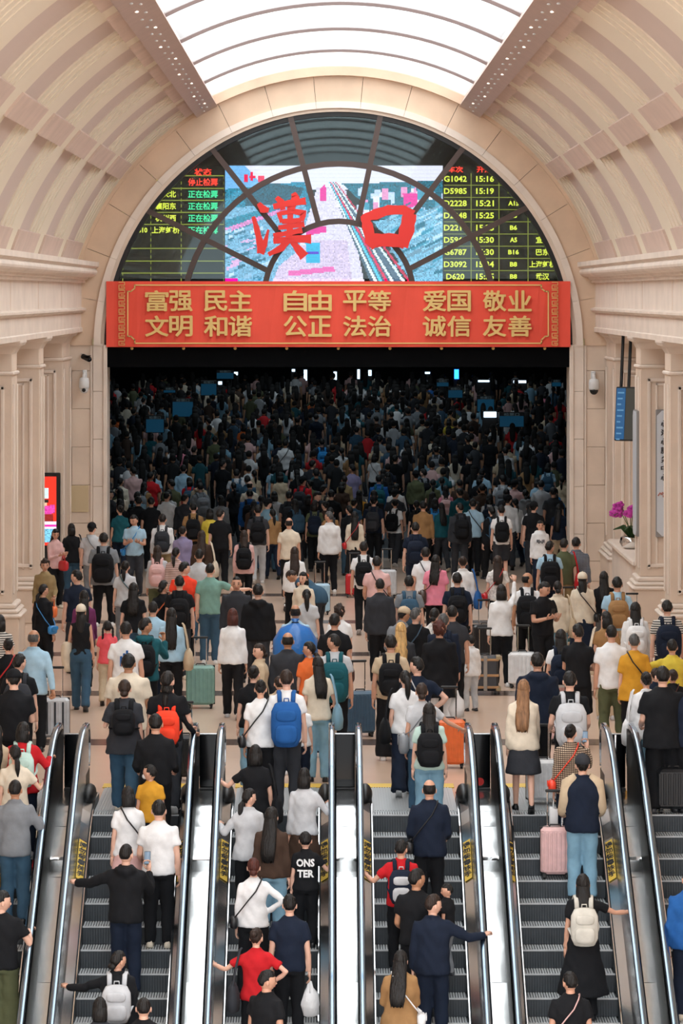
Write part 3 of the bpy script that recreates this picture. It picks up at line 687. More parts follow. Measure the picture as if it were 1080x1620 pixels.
# advertising light box on the left
a, b = P(60, 748, 76.3), P(95, 885, 76.3)
t = empty('advertising_screen', ((a.x + b.x) / 2, 76.3, b.z), label='black framed upright screen with a red advertisement beside the left column', cat='screen')
w = b.x - a.x + .7; h = a.z - b.z; x1 = b.x - t.location.x; x0 = x1 - w
mb = MB(); mb.bbox(x0, x1, 0, .12, 0, h, .015); obj('frame', mb, M_black, t)
GXp, GYp = 30, 66; im = np.zeros((GYp, GXp, 3)); X_, Y_ = np.meshgrid(np.arange(GXp), np.arange(GYp)); img = im
fillp([(0, 0), (30, 0), (30, 66), (0, 66)], 0xd8301f, .04); fillp([(8, 12), (25, 10), (25, 20), (8, 21)], 0xbfd9e6, .1); fillp([(18, 24), (24, 24), (24, 31), (18, 31)], 0xe0b090); fillp([(17, 22), (25, 22), (25, 25), (17, 25)], 0x201818)
fillp([(10, 31), (29, 26), (29, 34), (20, 38), (10, 38)], 0xd23f9a, .2); fillp([(8, 36), (28, 36), (28, 44), (8, 44)], 0x8a1f1c, .1); fillp([(0, 45), (30, 42), (30, 52), (0, 52)], 0xe6cfe0, .06); fillp([(2, 50), (30, 49), (30, 63), (2, 63)], 0x6fb3d0, .2); fillp([(8, 53), (22, 52), (22, 58), (8, 59)], 0xd8c24a, .2)
fillp([(0, 46), (30, 45), (30, 47), (0, 48)], 0xe02a9a)
im = np.clip(img, 0, 1); xs = np.linspace(x0 + .08, x1 - .08, GXp + 1); zs = np.linspace(h - .08, .3, GYp + 1)
me = bpy.data.meshes.new('display_face'); me.from_pydata([(x, -.006, z) for z in zs for x in xs], [], [(j * (GXp + 1) + i, (j + 1) * (GXp + 1) + i, (j + 1) * (GXp + 1) + i + 1, j * (GXp + 1) + i + 1) for j in range(GYp) for i in range(GXp)])
ca = me.color_attributes.new('col', 'FLOAT_COLOR', 'CORNER'); cc = np.ones((GXp * GYp, 4)); cc[:, :3] = im.reshape(-1, 3); ca.data.foreach_set('color', np.repeat(cc, 4, 0).ravel())
link('display_face', me, M_screen, t)
# hanging blue display on the right, suspended by two rods
dI = 72.6; a, b = P(985, 612, dI), P(1012, 698, dI)
t = empty('hanging_display', ((a.x + b.x) / 2 + .35, dI, b.z), label='blue and grey information display hung on two rods, right aisle', cat='display')
t.location.x -= .14; t.rotation_euler = (R(-6), 0, R(-28))
h = a.z - b.z
mb = MB(); mb.bbox(-.62, .62, 0, .1, 0, h, .015); obj('housing', mb, M_black, t)
mb = MB(); mb.box(-.6, -.40, -.006, .0, .03, h - .03); f1 = obj('screen_half', mb, mat('display_blue', 0x101820, .4, emit=0x2a6fa8, estr=.45), t)
mb = MB(); mb.box(-.39, .6, -.006, .0, .03, h - .03); obj('screen_half', mb, mat('display_grey', 0x4a4f4c, .3), t)
for k in range(9):
    mb = MB(); mb.box(-.57, -.43 - (k % 3) * .03, -.009, -.006, h - .14 - k * .12, h - .11 - k * .12); obj('text_line', mb, mat('display_line', 0x203040, .4, emit=0x6fa8d0, estr=.5), f1)
for x in (-.53, -.36):
    mb = MB(); mb.tube([(x, .05, h), (x, .05, h + 1.6)], .035, 8); obj('hanging_rod', mb, M_black, t)
# service centre sign boards
def signboard(x0, x1, y0, y1, d, lab, txt):
    a, b = P(x0, y0, d), P(x1, y1, d); t = empty('sign_board', ((a.x + b.x) / 2, d, b.z), label=lab, cat='sign', group='white service signs'); w = b.x - a.x; h = a.z - b.z
    mb = MB(); mb.bbox(-w / 2, w / 2, 0, .05, 0, h, .01); obj('board', mb, mat('sign_grey', 0x8e8c8c, .5), t)
    c = .12; mb = MB(); mb.prism([(-w / 2 + .02, c), (-w / 2 + c, .02), (w / 2 - c, .02), (w / 2 - .02, c), (w / 2 - .02, h - c), (w / 2 - c, h - .02), (-w / 2 + c, h - .02), (-w / 2 + .02, h - c)], -.012, 0); obj('face', mb, mat('sign_white', 0xcfd6de, .4), t)
    for i, ch_ in enumerate(txt):
        k = d / F; text(ch_, .15, (.0, -.02, h - (i * 14.2 + 22) * k), M_black, t, fitw=10.5 * k, fith=10.5 * k, offset=.004)
    if txt:
        mb = MB()
        for q in range(5): mb.tube([(-.12 + q * .05, -.016, h - 1.68 + .03 * math.sin(q * 2)), (-.08 + q * .05, -.016, h - 1.62 + .05 * math.sin(q * 3)), (-.03 + q * .05, -.016, h - 1.66)], .012, 6)
        obj('red_emblem', mb, mat('emblem_red', 0xb87060, .5), t)
signboard(1037, 1063, 648, 850, 68.93, 'white upright sign with black vertical lettering 心连心服务中心 between right columns', '心连心服务中心')
signboard(1006, 1066, 650, 850, 69.0, 'white sign on the inner side of the right column, seen edge-on', '')
sb_ = [o for o in bpy.data.objects if o.name.startswith('sign_board')][-1]; sb_.rotation_euler = (0, 0, R(-90)); sb_.location = (5.79, 69.5, sb_.location.z)
# orchid
p = P(998, 862, 73.5); base = Vector((p.x, 73.5, 1.12))
t = empty('orchid_pot', base, label='purple orchid in a silver bowl on the right ledge', cat='plant')
mb = MB(); mb.loft([[(r * math.cos(q), r * math.sin(q), z) for q in np.linspace(0, 2 * math.pi, 17)[:-1]] for r, z in ((.12, 0), (.2, .05), (.24, .14), (.22, .24), (.2, .26), (.15, .2))]); obj('bowl', mb, M_chrome, t, True)
ro = random.Random(5); M_leaf = mat('orchid_leaf', 0x2c4a22, .45); M_stem = mat('orchid_stem', 0x4a5a2a, .6); M_pet = mat('orchid_petal', 0xc43aa8, .5, var=.25, vscale=12)
for k in range(12):
    a = k * 2.4; l = .3 + .12 * ro.random(); pts = [(0, 0, .2), (math.cos(a) * l * .5, math.sin(a) * l * .5, .2 + .26), (math.cos(a) * l, math.sin(a) * l, .2 + .2)]
    mb = MB(); mb.tube(pts, [.015, .05, .006], 8, flat=.25); obj('leaf', mb, M_leaf, t, True)
for k in range(6):
    a = k * 1.05 + .3; l = .34 + .1 * ro.random(); hh = .72 + .14 * ro.random()
    pts = [(0, 0, .2), (math.cos(a) * .08, math.sin(a) * .08, .5), (math.cos(a) * l * .6, math.sin(a) * l * .6, hh), (math.cos(a) * l, math.sin(a) * l, hh - .06)]
    mb = MB(); mb.tube(pts, .008, 6); stm = obj('flower_stem', mb, M_stem, t)
    for j in range(5):
        u = .4 + .6 * j / 4; c0 = Vector(pts[2]).lerp(Vector(pts[3]), max(0, (u - .4) / .6)) + Vector((ro.uniform(-.05, .05), ro.uniform(-.05, .05), ro.uniform(-.07, .05)))
        mb = MB()
        for q in range(5):
            b_ = q * 2 * math.pi / 5; mb.ell((c0.x + .045 * math.cos(b_), c0.y + ro.uniform(-.02, .02), c0.z + .045 * math.sin(b_)), (.042, .012, .038), 8, 5)
        obj('flower', mb, M_pet, stm, True)

# ================================================================== things in the dark hall
M_gate = mat('gate_sign_blue', 0x123848, .4, emit=0x0d5a80, estr=.16)
M_cool = mat('cool_lamp', 0xffffff, .4, emit=0xcfe9ff, estr=1.6)
gates = [(245, 657, 685, 30), (289, 630, 660, 34), (330, 602, 626, 26), (356, 585, 600, 28), (268, 612, 622, 20), (768, 626, 652, 28), (809, 652, 676, 40), (720, 612, 630, 24), (700, 600, 612, 20), (880, 600, 612, 16)]
for i, (x, y0, y1, w) in enumerate(gates):
    s = 41 + (y0 - 585) * .155; d = min(F / s, 140); a, b = P(x - w / 2, y0, d), P(x + w / 2, y1, d)
    side = ('left side', 'right side')[x > 534]; rank = ('nearest', 'second', 'third', 'fourth', 'fifth', 'sixth')
    t = empty('gate_sign', ((a.x + b.x) / 2, d, hall_z(d)), label='blue lit ticket gate board in the crowd, %s, %s of its row' % (side, ('low', 'middle', 'upper', 'top', 'far', 'middle', 'low', 'upper', 'top', 'far')[i]), cat='sign', group='ticket gate boards')
    gw = b.x - a.x; z0 = b.z - hall_z(d); z1 = a.z - hall_z(d)
    mb = MB(); mb.bbox(-gw / 2, gw / 2, 0, .12, z0, z1, .01); obj('board', mb, M_black, t)
    mb = MB(); mb.box(-gw / 2 + .02, gw / 2 - .02, -.006, 0, z0 + .02, z1 - .12); f1 = obj('face', mb, M_gate, t)
    for q in (-.35, .35):
        mb = MB(); mb.tube([(gw * q, .06, 0), (gw * q, .06, z0 + .02)], .03, 6); obj('post', mb, M_black, t)
    text('检票口', .16, (0, -.012, z1 - .07), mat('led_dim', 0x202020, .5, emit=0x708890, estr=.15), f1, fitw=gw * .6, fith=.09)
M_lampblue = mat('blue_lamp', 0x4080ff, .4, emit=0x1f6cff, estr=5)
for i, (x, y, w, h, blue) in enumerate(((722, 592, 7, 15, 1), (483, 595, 5, 20, 0), (530, 597, 5, 18, 0), (567, 592, 4, 15, 0), (585, 590, 5, 9, 0), (464, 586, 5, 4, 0), (371, 591, 10, 5, 0), (348, 606, 6, 5, 0), (765, 603, 18, 3, 0), (822, 604, 20, 4, 0), (698, 604, 5, 8, 0), (775, 656, 20, 9, 0), (676, 590, 8, 3, 0), (332, 619, 6, 4, 0))):
    d = 139.0 if y < 602 else (133 if y < 620 else 110); a, b = P(x - w / 2, y - h / 2, d), P(x + w / 2, y + h / 2, d)
    nm = 'bright blue lamp glowing at the back of the hall' if blue else 'cool white %s glowing in the dark hall, %s from the left' % ('vertical light' if h > w else 'flat light', ('first', 'second', 'third', 'fourth', 'fifth', 'sixth', 'seventh', 'eighth', 'ninth', 'tenth', 'eleventh', 'twelfth', 'thirteenth', 'fourteenth')[sorted([722, 483, 530, 567, 585, 464, 371, 348, 765, 822, 698, 775, 676, 332]).index(x)])
    t = empty('hall_lamp', ((a.x + b.x) / 2, d, hall_z(d)), label=nm, cat='lamp', group='lamps in the hall')
    mb = MB(); mb.bbox(a.x - t.location.x, b.x - t.location.x, 0, .08, b.z - hall_z(d), a.z - hall_z(d), .01); obj('lamp_face', mb, M_lampblue if blue else M_cool, t)
    mb = MB(); mb.bbox(a.x - t.location.x - .04, b.x - t.location.x + .04, .081, .2, 0, a.z - hall_z(d) + .04, .01); obj('stand', mb, M_black, t)
# ceiling lamps of the hall (above the view)
for y in (88, 100, 114, 128):
    lamp('hall_ceiling_lamp', (0, y, 8.8), 14, 240 if y < 95 else 150, (.8, .93, 1), (0, 0, 0), 2)
# ================================================================== people
HEX = dict(black=0x15171b, charcoal=0x33363c, grey=0x7d8288, lightgrey=0xbfc3c8, white=0xe6e8ea, cream=0xddd2bf, beige=0xc4b196, tan=0x9c7850, brown=0x43332a, khaki=0x94805c,
           navy=0x172133, blue=0x245a9c, denim=0x38566d, lightdenim=0x7ba2b8, paleblue=0xa3c6dc, teal=0x1a5560, sage=0x78a096, mint=0xb9d4cc, red=0xbf2028, coral=0xee5f68, orange=0xe5723a,
           redorange=0xee472e, mustard=0xcf9730, yellow=0xd4bf48, pink=0xe58aa0, palepink=0xdcb4b2, purple=0x6a2e5a, olive=0x575c42, silver=0xc8c6bd, lavender=0x8c84a6, auburn=0x4a2018, blonde=0xc8a26a, lightbrown=0x8a6648, darkbrown=0x2a1c15, greyhair=0x4e4e4e,
           skyblue=0x2f86c8)
WORD = dict(lightgrey='light grey', lightdenim='light blue denim', paleblue='pale blue', palepink='pale pink', redorange='red-orange', skyblue='bright blue', lightbrown='light brown', darkbrown='dark brown', greyhair='grey', denim='denim blue')
def cw(c): return {'plaidbrown': 'brown plaid', 'plaidblue': 'blue plaid', 'stripebw': 'striped', 'stripepink': 'pink striped', 'floral': 'printed white'}.get(c, WORD.get(c, c))
def cloth(c, kind='cloth'):
    if c == 'plaidbrown': return mat('plaid_brown_cloth', 0x5a4638, .85, kind='plaid', emit=0xcdb9a2)
    if c == 'plaidblue': return mat('plaid_blue_cloth', 0x38465c, .85, kind='plaid', emit=0xaab4be)
    if c == 'stripebw': return mat('striped_cloth', 0xd8d4cc, .85, kind='stripe', emit=0x26282c)
    if c == 'stripepink': return mat('pink_striped_cloth', 0xd8c0b8, .85, kind='stripe', emit=0x8a6a66)
    if c == 'floral': return mat('printed_cloth', 0xd8d6d2, .85, var=.35, vscale=22)
    return mat(kind + '_' + c, HEX[c], .38 if kind in ('leather', 'shell') else .88, spec=.5 if kind in ('leather', 'shell') else .25, var=.10, vscale=9, bump=.12 if kind == 'cloth' else .08, bscale=45)
SKIN = [mat('skin_a', 0xddb09a, .5, var=.05, vscale=8), mat('skin_b', 0xcf9e85, .5, var=.05, vscale=8), mat('skin_c', 0xb98768, .5, var=.05, vscale=8)]
M_eye = mat('eye_dark', 0x1a100c, .3); M_lip = mat('lip', 0xa85a50, .5); M_brow = mat('brow', 0x201814, .8)
def hairmat(c): return mat('hair_' + c, {'black': 0x0f0d0d}.get(c, HEX.get(c, 0x101010)), .5, spec=.4, var=.5, vscale=30, stretch=(1, 1, .12), bump=.9, bscale=45)

V = Vector
ARM = {  # upper arm dir, forearm dir, palm normal, thumb side, curl  (right arm; x outwards)
    'dn': ((.14, -.04, -1), (.08, .16, -1), (-1, .1, 0), (0, 1, .1), 26), 'sf': ((.1, .32, -1), (.04, .62, -1), (-1, 0, 0), (0, 1, .4), 30), 'sb': ((.16, -.38, -1), (.1, -.08, -1), (-1, 0, 0), (0, 1, 0), 30),
    'ph': ((.14, .22, -1), (-.42, .85, .25), (-.5, -.3, .9), (.7, .3, .6), 50), 'rl': ((.62, .42, -.72), (.62, .72, .06), (0, .1, -1), (-1, .2, 0), 38), 'rf': ((.95, .30, -.42), (.95, .32, .05), (0, .1, -1), (0, 1, 0), 38),
    'pu': ((.26, -.42, -1), (.18, -.34, -1), (-.6, -.6, 0), (-.5, .8, 0), 62), 'st': ((.34, .05, -1), (-.42, .62, 1), (0, -.9, .4), (-.9, 0, .2), 62), 'hp': ((.85, -.18, -.7), (-.72, .30, -.55), (0, .6, -.8), (0, .8, .5), 40),
    'pt': ((.20, .75, .45), (.05, .45, 1), (-.3, .9, 0), (-1, 0, 0), 45), 'ca': ((.18, .08, -1), (.0, .9, -.35), (-.9, 0, .3), (.2, .2, 1), 55), 'fo': ((.2, .30, -1), (-.85, .55, .12), (0, -1, .2), (.3, .1, 1), 40), 'up': ((.3, .5, -.6), (-.1, .5, 1), (-.6, -.7, 0), (-.8, 0, .3), 50)}
LEG = {  # per leg (right, left): foot offset (x, y, z) and knee bias forward
    's': ((.10, 0, 0, 0), (.10, .02, 0, 0)), 's2': ((.14, .05, 0, .03), (.11, -.05, 0, .0)), 'wl': ((.09, -.24, .05, .10), (.09, .24, 0, .08)), 'wr': ((.09, .24, 0, .08), (.09, -.24, .05, .10)), 'u': ((.11, .36, .21, .2), (.11, 0, 0, 0))}
def smoothstep(t): t = max(0, min(1, t)); return t * t * (3 - 2 * t)
def joints(sex, legs, aL, aR):
    sw = .168 if sex == 'm' else (.146 if sex == 'f' else .142); J = {}
    for side, a in ((1, aR), (-1, aL)):
        if a[0] in 'RQ':                        # hand on the handrail: two-bone reach to lateral distance a (cm)
            sh = V((sw, 0, 1.355)); T = V((int(a[1:]) / 100 - .03, .26, 1.22 if a[0] == 'R' else 1.0)); v = T - sh
            if v.length > .52: v = v.normalized() * .52
            wr = sh + v; Lh = v.length; x_ = (.285 ** 2 - .245 ** 2 + Lh ** 2) / (2 * Lh); hgt = math.sqrt(max(0, .285 ** 2 - x_ ** 2)); vn = v.normalized()
            pole = V((.45, -.5, -1)); pole = (pole - vn * pole.dot(vn)).normalized(); el = sh + vn * x_ + pole * hgt
            hd = V((.25, .9, .18 if a[0] == 'R' else -.1)).normalized(); n = V((0, 0, -1)); n = (n - hd * n.dot(hd)).normalized(); s = V((-1, 0, 0)); s = (s - hd * s.dot(hd) - n * s.dot(n)).normalized()
            m = lambda q: V((q.x * side, q.y, q.z)); J['arm', side] = [m(q) for q in (sh, el, wr)]; J['hand', side] = (m(wr), m(hd), m(n), m(s), 40); continue
        ua, fa, pn, ts, cu = ARM[a]
        sh = V((sw, 0, 1.355)); u = V(ua).normalized(); f = V(fa).normalized()
        if a in ('sf', 'sb', 'rl', 'rf', 'pt', 'up'): sh = sh + u * .015
        el = sh + u * .285; wr = el + f * .245
        hd = f if a not in ('rl', 'rf') else (f + V((0, .35, -.35))).normalized()
        n = V(pn); n = (n - hd * n.dot(hd)).normalized(); s = V(ts); s = (s - hd * s.dot(hd) - n * s.dot(n)).normalized()
        m = lambda q: V((q.x * side, q.y, q.z))
        J['arm', side] = [m(q) for q in (sh, el, wr)]; J['hand', side] = (m(wr), m(hd), m(n), m(s), cu)
    for side, (fx, fy, fz, kb) in zip((1, -1), LEG[legs]):
        hip = V((side * .088, 0, .89)); an = V((side * fx, fy - .02, .085 + fz)); dist = (an - hip).length; L1, L2 = .42, .40
        mid = (hip + an) / 2; hgt = math.sqrt(max(.0004, ((L1 + L2) / 2) ** 2 - (dist / 2) ** 2)) if dist < L1 + L2 else .01
        kn = mid + V((0, max(hgt, .012) if kb >= 0 else 0, 0)); J['leg', side] = [hip, kn, an]; J['lift', side] = fz if legs in ('wl', 'wr') and fy < 0 else 0
    return J
def ring(c, rx, ry, n=16, tilt=0): return [(c[0] + rx * math.cos(q), c[1] + ry * math.sin(q), c[2] + tilt * math.sin(q)) for q in [j * 2 * math.pi / n for j in range(n)]]
def torso(mb, sex, grow, z0, hem=1.0, top=True):
    if sex == 'm': pr = [(.80, .158, .108), (.90, .160, .112), (1.02, .152, .105), (1.12, .152, .103), (1.25, .170, .113), (1.34, .168, .106), (1.395, .128, .088), (1.435, .08, .07), (1.47, .060, .060)]
    else: pr = [(.80, .162, .112), (.90, .163, .113), (1.02, .138, .098), (1.12, .130, .092), (1.25, .148, .108), (1.34, .142, .096), (1.395, .115, .08), (1.435, .07, .062), (1.47, .050, .052)]
    rr = []
    for z, rx, ry in pr:
        if z < z0 - .06: continue
        g = grow * (1 if z < 1.4 else .5); h = 1 + (hem - 1) * smoothstep((1.2 - z) / .35); rr.append((max(z, z0), rx * h + g, ry * h + g))
    mb.loft([ring((0, .012 * (z > 1.38) - .0, z), a, b) for z, a, b in rr])
def build_body(sex, legs, aL, aR):
    mb = MB(); J = joints(sex, legs, aL, aR); torso(mb, sex, -.022, .80)
    mb.tube([(0, -.005, 1.38), (0, .0, 1.45), (0, .012, 1.53)], [.065, .052 if sex == 'm' else .045, .052 if sex == 'm' else .045], 12)
    th = 1 if sex == 'm' else .86
    for s in (1, -1):
        a, b, c = J['arm', s]; mb.tube([a - (b - a) * .12, a, a.lerp(b, .5), b, b.lerp(c, .3), c + (c - b) * .06], [q * th for q in (.036, .044, .043, .038, .040, .029)], 10)
        h, k, an = J['leg', s]; mb.tube([h + V((0, 0, .05)), h.lerp(k, .4), k, k.lerp(an, .35), an, an - V((0, 0, .03))], [.083, .074, .052, .049, .036, .038], 10)
    return mb, J
def build_hands(J):
    mb = MB()
    for s in (1, -1):
        w, d, n, t, cu = J['hand', s]; w = w + d * .01
        def rg(q, a, b): return [w + d * q + t * a * math.cos(x) + n * b * math.sin(x) for x in [j * math.pi / 4 for j in range(8)]]
        mb.loft([rg(-.01, .026, .02), rg(.03, .038, .017), rg(.088, .041, .012)])
        for i, (o, l) in enumerate(((.031, .068), (.0105, .077), (-.0105, .071), (-.030, .055))):
            p = w + d * .08 + t * o; pts = [p]; ang = 0
            for j in range(3): ang += R(cu * (.8 if j == 0 else 1)); p = p + (d * math.cos(ang) + n * math.sin(ang)) * l * (.42, .32, .26)[j]; pts.append(p)
            mb.tube(pts, [.0098, .0094, .0086, .0066], 6)
        p = w + d * .022 + t * .03; q = p + (d * .6 + t * .6 + n * .35).normalized() * .038; mb.tube([p, q, q + (d * .85 + t * .2 + n * .5).normalized() * .032], [.014, .0115, .009], 6)
    return mb
HC = V((0, .012, 1.583))
HS = {'m': (.078, .098, .118), 'f': (.074, .094, .114), 'c': (.088, .107, .128)}
def headpt(u, sex):      # unit direction -> head surface point (relative to head centre); face towards +y
    rx, ry, rz = HS[sex]; x, y, z = u; px, py, pz = x * rx, y * ry, z * rz
    if z < 0: k = 1 + z * (.30 if sex == 'm' else .36); px *= k; py = py * (1 + z * .12) if y > 0 else py * (1 + z * .38)
    if y > .3: py *= 1 - .05 * (y - .3)
    if y > .8 and abs(x) < .3 and -.45 < z < .1: py += .018 * (1 - abs(x) / .3) * max(0, 1 - abs(z + .28) / .3)
    return V((px, py, pz))
def sphere_dirs(nu, nv):
    out = [(0, 0, -1)]
    for i in range(1, nv):
        a = -math.pi / 2 + math.pi * i / nv
        out += [(math.cos(a) * math.sin(q), math.cos(a) * math.cos(q), math.sin(a)) for q in [2 * math.pi * j / nu for j in range(nu)]]
    out.append((0, 0, 1)); return out
def sphere_faces(nu, nv):
    f = []; last = 1 + (nv - 1) * nu
    for j in range(nu):
        k = (j + 1) % nu; f.append((0, 1 + j, 1 + k)); f.append((last, 1 + (nv - 2) * nu + k, 1 + (nv - 2) * nu + j))
    for i in range(nv - 2):
        for j in range(nu):
            k = (j + 1) % nu; a = 1 + i * nu; f.append((a + j, a + nu + j, a + nu + k, a + k))
    return f
def build_head(sex):
    mb = MB(); D = sphere_dirs(22, 16); mb.add([headpt(u, sex) for u in D], [q[::-1] for q in sphere_faces(22, 16)])
    rx, ry, rz = HS[sex]
    for s in (1, -1):
        mb.ell((s * rx * .99, -.008, -.012), (.011, .019, .032), 8, 6)
        mb.ell((s * .031, ry * .875, .004), (.0165, .0055, .0085), 8, 6, 1); mb.ell((s * .032, ry * .855, .027), (.022, .006, .0055), 8, 4, 3)
    mb.ell((0, ry * .785, -.062), (.025, .009, .008), 10, 6, 2)
    mb.ell((0, ry * .95, -.030), (.0145, .014, .012), 8, 6)
    return mb
def hair_shell(mb, sex, zf, thick, zback=-.55, side=0.0, nzs=.004):
    D = sphere_dirs(24, 18); out = []
    for i, u in enumerate(D):
        x, y, z = u; p = headpt(u, sex)
        if y > .25: t = zf - .10 * abs(x)
        elif y > -.25: t = side + (zf - side) * smoothstep((y + .05) / .3)
        else: t = zback + (side - zback) * smoothstep((y + .7) / .45)
        k = smoothstep((z - t + .10) / .16)
        q = noise.noise(V(u) * 5) * nzs * 2
        out.append(p * (.90 + k * (.10 + thick)) + V(u) * q * k)
    mb.add(out, [q[::-1] for q in sphere_faces(24, 18)])
def build_hair(style, sex):
    mb = MB(); rx, ry, rz = HS[sex]
    if style == 'short': hair_shell(mb, sex, .52, .085, -.40, .12, .006)
    elif style == 'buzz': hair_shell(mb, sex, .58, .035, -.42, .05, .001)
    elif style == 'bald': # ring of hair only
        D = sphere_dirs(24, 18); out = []
        for u in D:
            x, y, z = u; p = headpt(u, sex); k = smoothstep((.66 - z) / .15) * smoothstep((z + .50) / .15) * smoothstep((.12 - y) / .2); out.append(p * (.92 + k * .11))
        mb.add(out, [q[::-1] for q in sphere_faces(24, 18)])
    elif style == 'curly': hair_shell(mb, sex, .5, .22, -.6, -.2, .022)
    elif style == 'bob': hair_shell(mb, sex, .55, .14, -.85, -.62); mb.loft([ring((0, -.028 - .01 * (z < 0), z), a, b, 14) for z, a, b in ((.02, rx * 1.12, ry * .85), (-.06, rx * 1.2, ry * .8), (-.125, rx * 1.16, ry * .68), (-.14, rx * 1.0, ry * .55))])
    elif style in ('long', 'vlong'):
        hair_shell(mb, sex, .55, .13, -.8, -.5); L = .26 if style == 'long' else .36
        rg = []
        for z, a, b, y in ((.04, 1.02, .80, -.02), (-.08, 1.12, .72, -.042), (-.16, 1.15, .54, -.078), (-.16 - L * .4, 1.28, .34, -.134), (-.16 - L * .75, 1.2, .28, -.156), (-.16 - L, .95, .12, -.158)):
            rg.append([(rx * a * math.cos(q) * (1 + .05 * math.sin(5 * q + z * 20)), y + ry * b * math.sin(q) * (1 + .06 * math.sin(7 * q)), z + .03 * math.sin(5 * q) * (z < -.36)) for q in [j * 2 * math.pi / 18 for j in range(18)]])
        mb.loft(rg)
    elif style == 'pony': hair_shell(mb, sex, .52, .08, -.5); mb.ell((0, -ry * 1.05, .035), (.028, .028, .028), 8, 6); mb.tube([(0, -ry * 1.02, .035), (0, -ry - .05, .02), (.004, -ry - .062, -.08), (.008, -ry - .045, -.19), (.01, -ry - .035, -.27)], [.022, .038, .042, .034, .008], 10)
    elif style == 'low': hair_shell(mb, sex, .52, .08, -.55); mb.tube([(0, -ry * .9, -.05), (0, -ry - .03, -.09), (0, -ry - .035, -.18), (.005, -ry - .03, -.28)], [.03, .036, .034, .008], 10)
    elif style == 'bun': hair_shell(mb, sex, .52, .07, -.5); mb.ell((0, -ry * .98, .06), (.05, .042, .048), 12, 8)
    elif style == 'lowbun': hair_shell(mb, sex, .52, .08, -.5); mb.ell((0, -ry * .95, -.055), (.05, .042, .042), 12, 8)
    elif style == 'braids':
        hair_shell(mb, sex, .52, .07, -.5)
        for s in (1, -1): mb.tube([(s * rx * .8, -ry * .5, .03)] + [(s * (rx * .9 + .02), -ry * .6, -.03 * k) for k in range(1, 9)], [.02] + [.024, .019] * 4, 8)
    elif style == 'cap':   # hair under a cap
        hair_shell(mb, sex, .3, .05, -.55)
    elif style == 'caplong': hair_shell(mb, sex, .3, .08, -.7, -.3); mb.loft([ring((0, y, z), rx * a, ry * b, 14) for z, a, b, y in ((0, .9, .6, -.03), (-.12, 1.0, .5, -.06), (-.28, .9, .34, -.10), (-.36, .5, .2, -.10))])
    return mb
def build_cap(sex):
    mb = MB(); rx, ry, rz = HS[sex]; rg = [ring((0, -.005, z), rx * a, ry * a, 16) for z, a in ((.018, 1.17), (.05, 1.18), (.085, 1.08), (.115, .82), (.132, .45), (.138, .1))]
    mb.loft(rg); out = []
    brim = [(rx * .95 * math.cos(q), ry * .9 + .075 * math.sin(q), .022 - .012 * abs(math.cos(q))) for q in np.linspace(0, math.pi, 9)]
    mb.add(brim + [(x, y, z - .008) for x, y, z in brim], [tuple(range(9)), tuple(range(17, 8, -1))] + [(i, i + 9, i + 10, i + 1) for i in range(8)]); mb.ell((0, -.005, .14), (.01, .01, .006), 6, 4); return mb
def build_top(kind, sex, aL, aR):
    mb = MB(); J = joints(sex, 's', aL, aR)
    g, hem, z0, sl, sr = {'tee': (.022, 1.07, .84, .62, 1.0), 'tank': (.012, 1.0, .90, 0, 1), 'long': (.022, 1.05, .85, 2, 1.0), 'hoodie': (.036, 1.06, .82, 2, 1.2), 'jacket': (.038, 1.07, .80, 2, 1.18), 'coat': (.034, 1.16, .62, 2, 1.15), 'shirt': (.022, 1.08, .80, 2, 1.05), 'crop': (.018, 1.02, .98, .5, 1.0), 'vest': (.032, 1.05, .84, 0, 1), 'bigtee': (.04, 1.1, .76, .75, 1.2), 'dress': (.022, 1.05, .84, .6, 1.0), 'longdress': (.022, 1.05, .84, .6, 1.0), 'parka': (.055, 1.08, .80, 2, 1.5)}[kind]
    torso(mb, sex, g, z0, hem)
    if z0 < .8: mb.loft([ring((0, 0, z), a * hem, b * hem, 16) for z, a, b in ((z0, .175 + g, .125 + g), (.82, .165 + g, .115 + g), (.95, .15 + g, .1 + g))])
    if kind == 'dress': mb.loft([ring((0, 0, z), a, b, 18) for z, a, b in ((.50, .25, .21), (.70, .22, .17), (.9, .18, .13), (1.02, .15, .11))])
    if kind == 'longdress': mb.loft([ring((0, 0, z), a, b, 18) for z, a, b in ((.30, .31, .26), (.55, .26, .21), (.8, .2, .15), (1.02, .15, .11))])
    for s in (1, -1):
        a, b, c = J['arm', s]; t = (1 if sex == 'm' else .88) * sr
        if sl == 0: mb.tube([a - (b - a) * .1 + V((-.03 * s, 0, .02)), a + V((-.02 * s, 0, 0))], [.045, .05], 10)
        elif sl < 1: mb.tube([a - (b - a) * .16, a, a.lerp(b, sl * .6), a.lerp(b, sl)], [q * t for q in (.045, .058, .063, .068)], 12)
        else: mb.tube([a - (b - a) * .16, a, a.lerp(b, .5), b, b.lerp(c, .5), c - (c - b) * .04], [q * t for q in (.045, .057, .055, .050, .047, .040)], 12)
    if kind in ('hoodie', 'parka'): mb.tube([(-.11, -.03, 1.43), (-.07, -.10, 1.42), (0, -.125, 1.40), (.07, -.10, 1.42), (.11, -.03, 1.43)], [.03, .05, .062, .05, .03], 10)
    if kind in ('jacket', 'shirt'): mb.tube([(-.075, 0, 1.455), (-.05, -.06, 1.465), (0, -.075, 1.468), (.05, -.06, 1.465), (.075, 0, 1.455)], [.018] * 5, 8)
    return mb
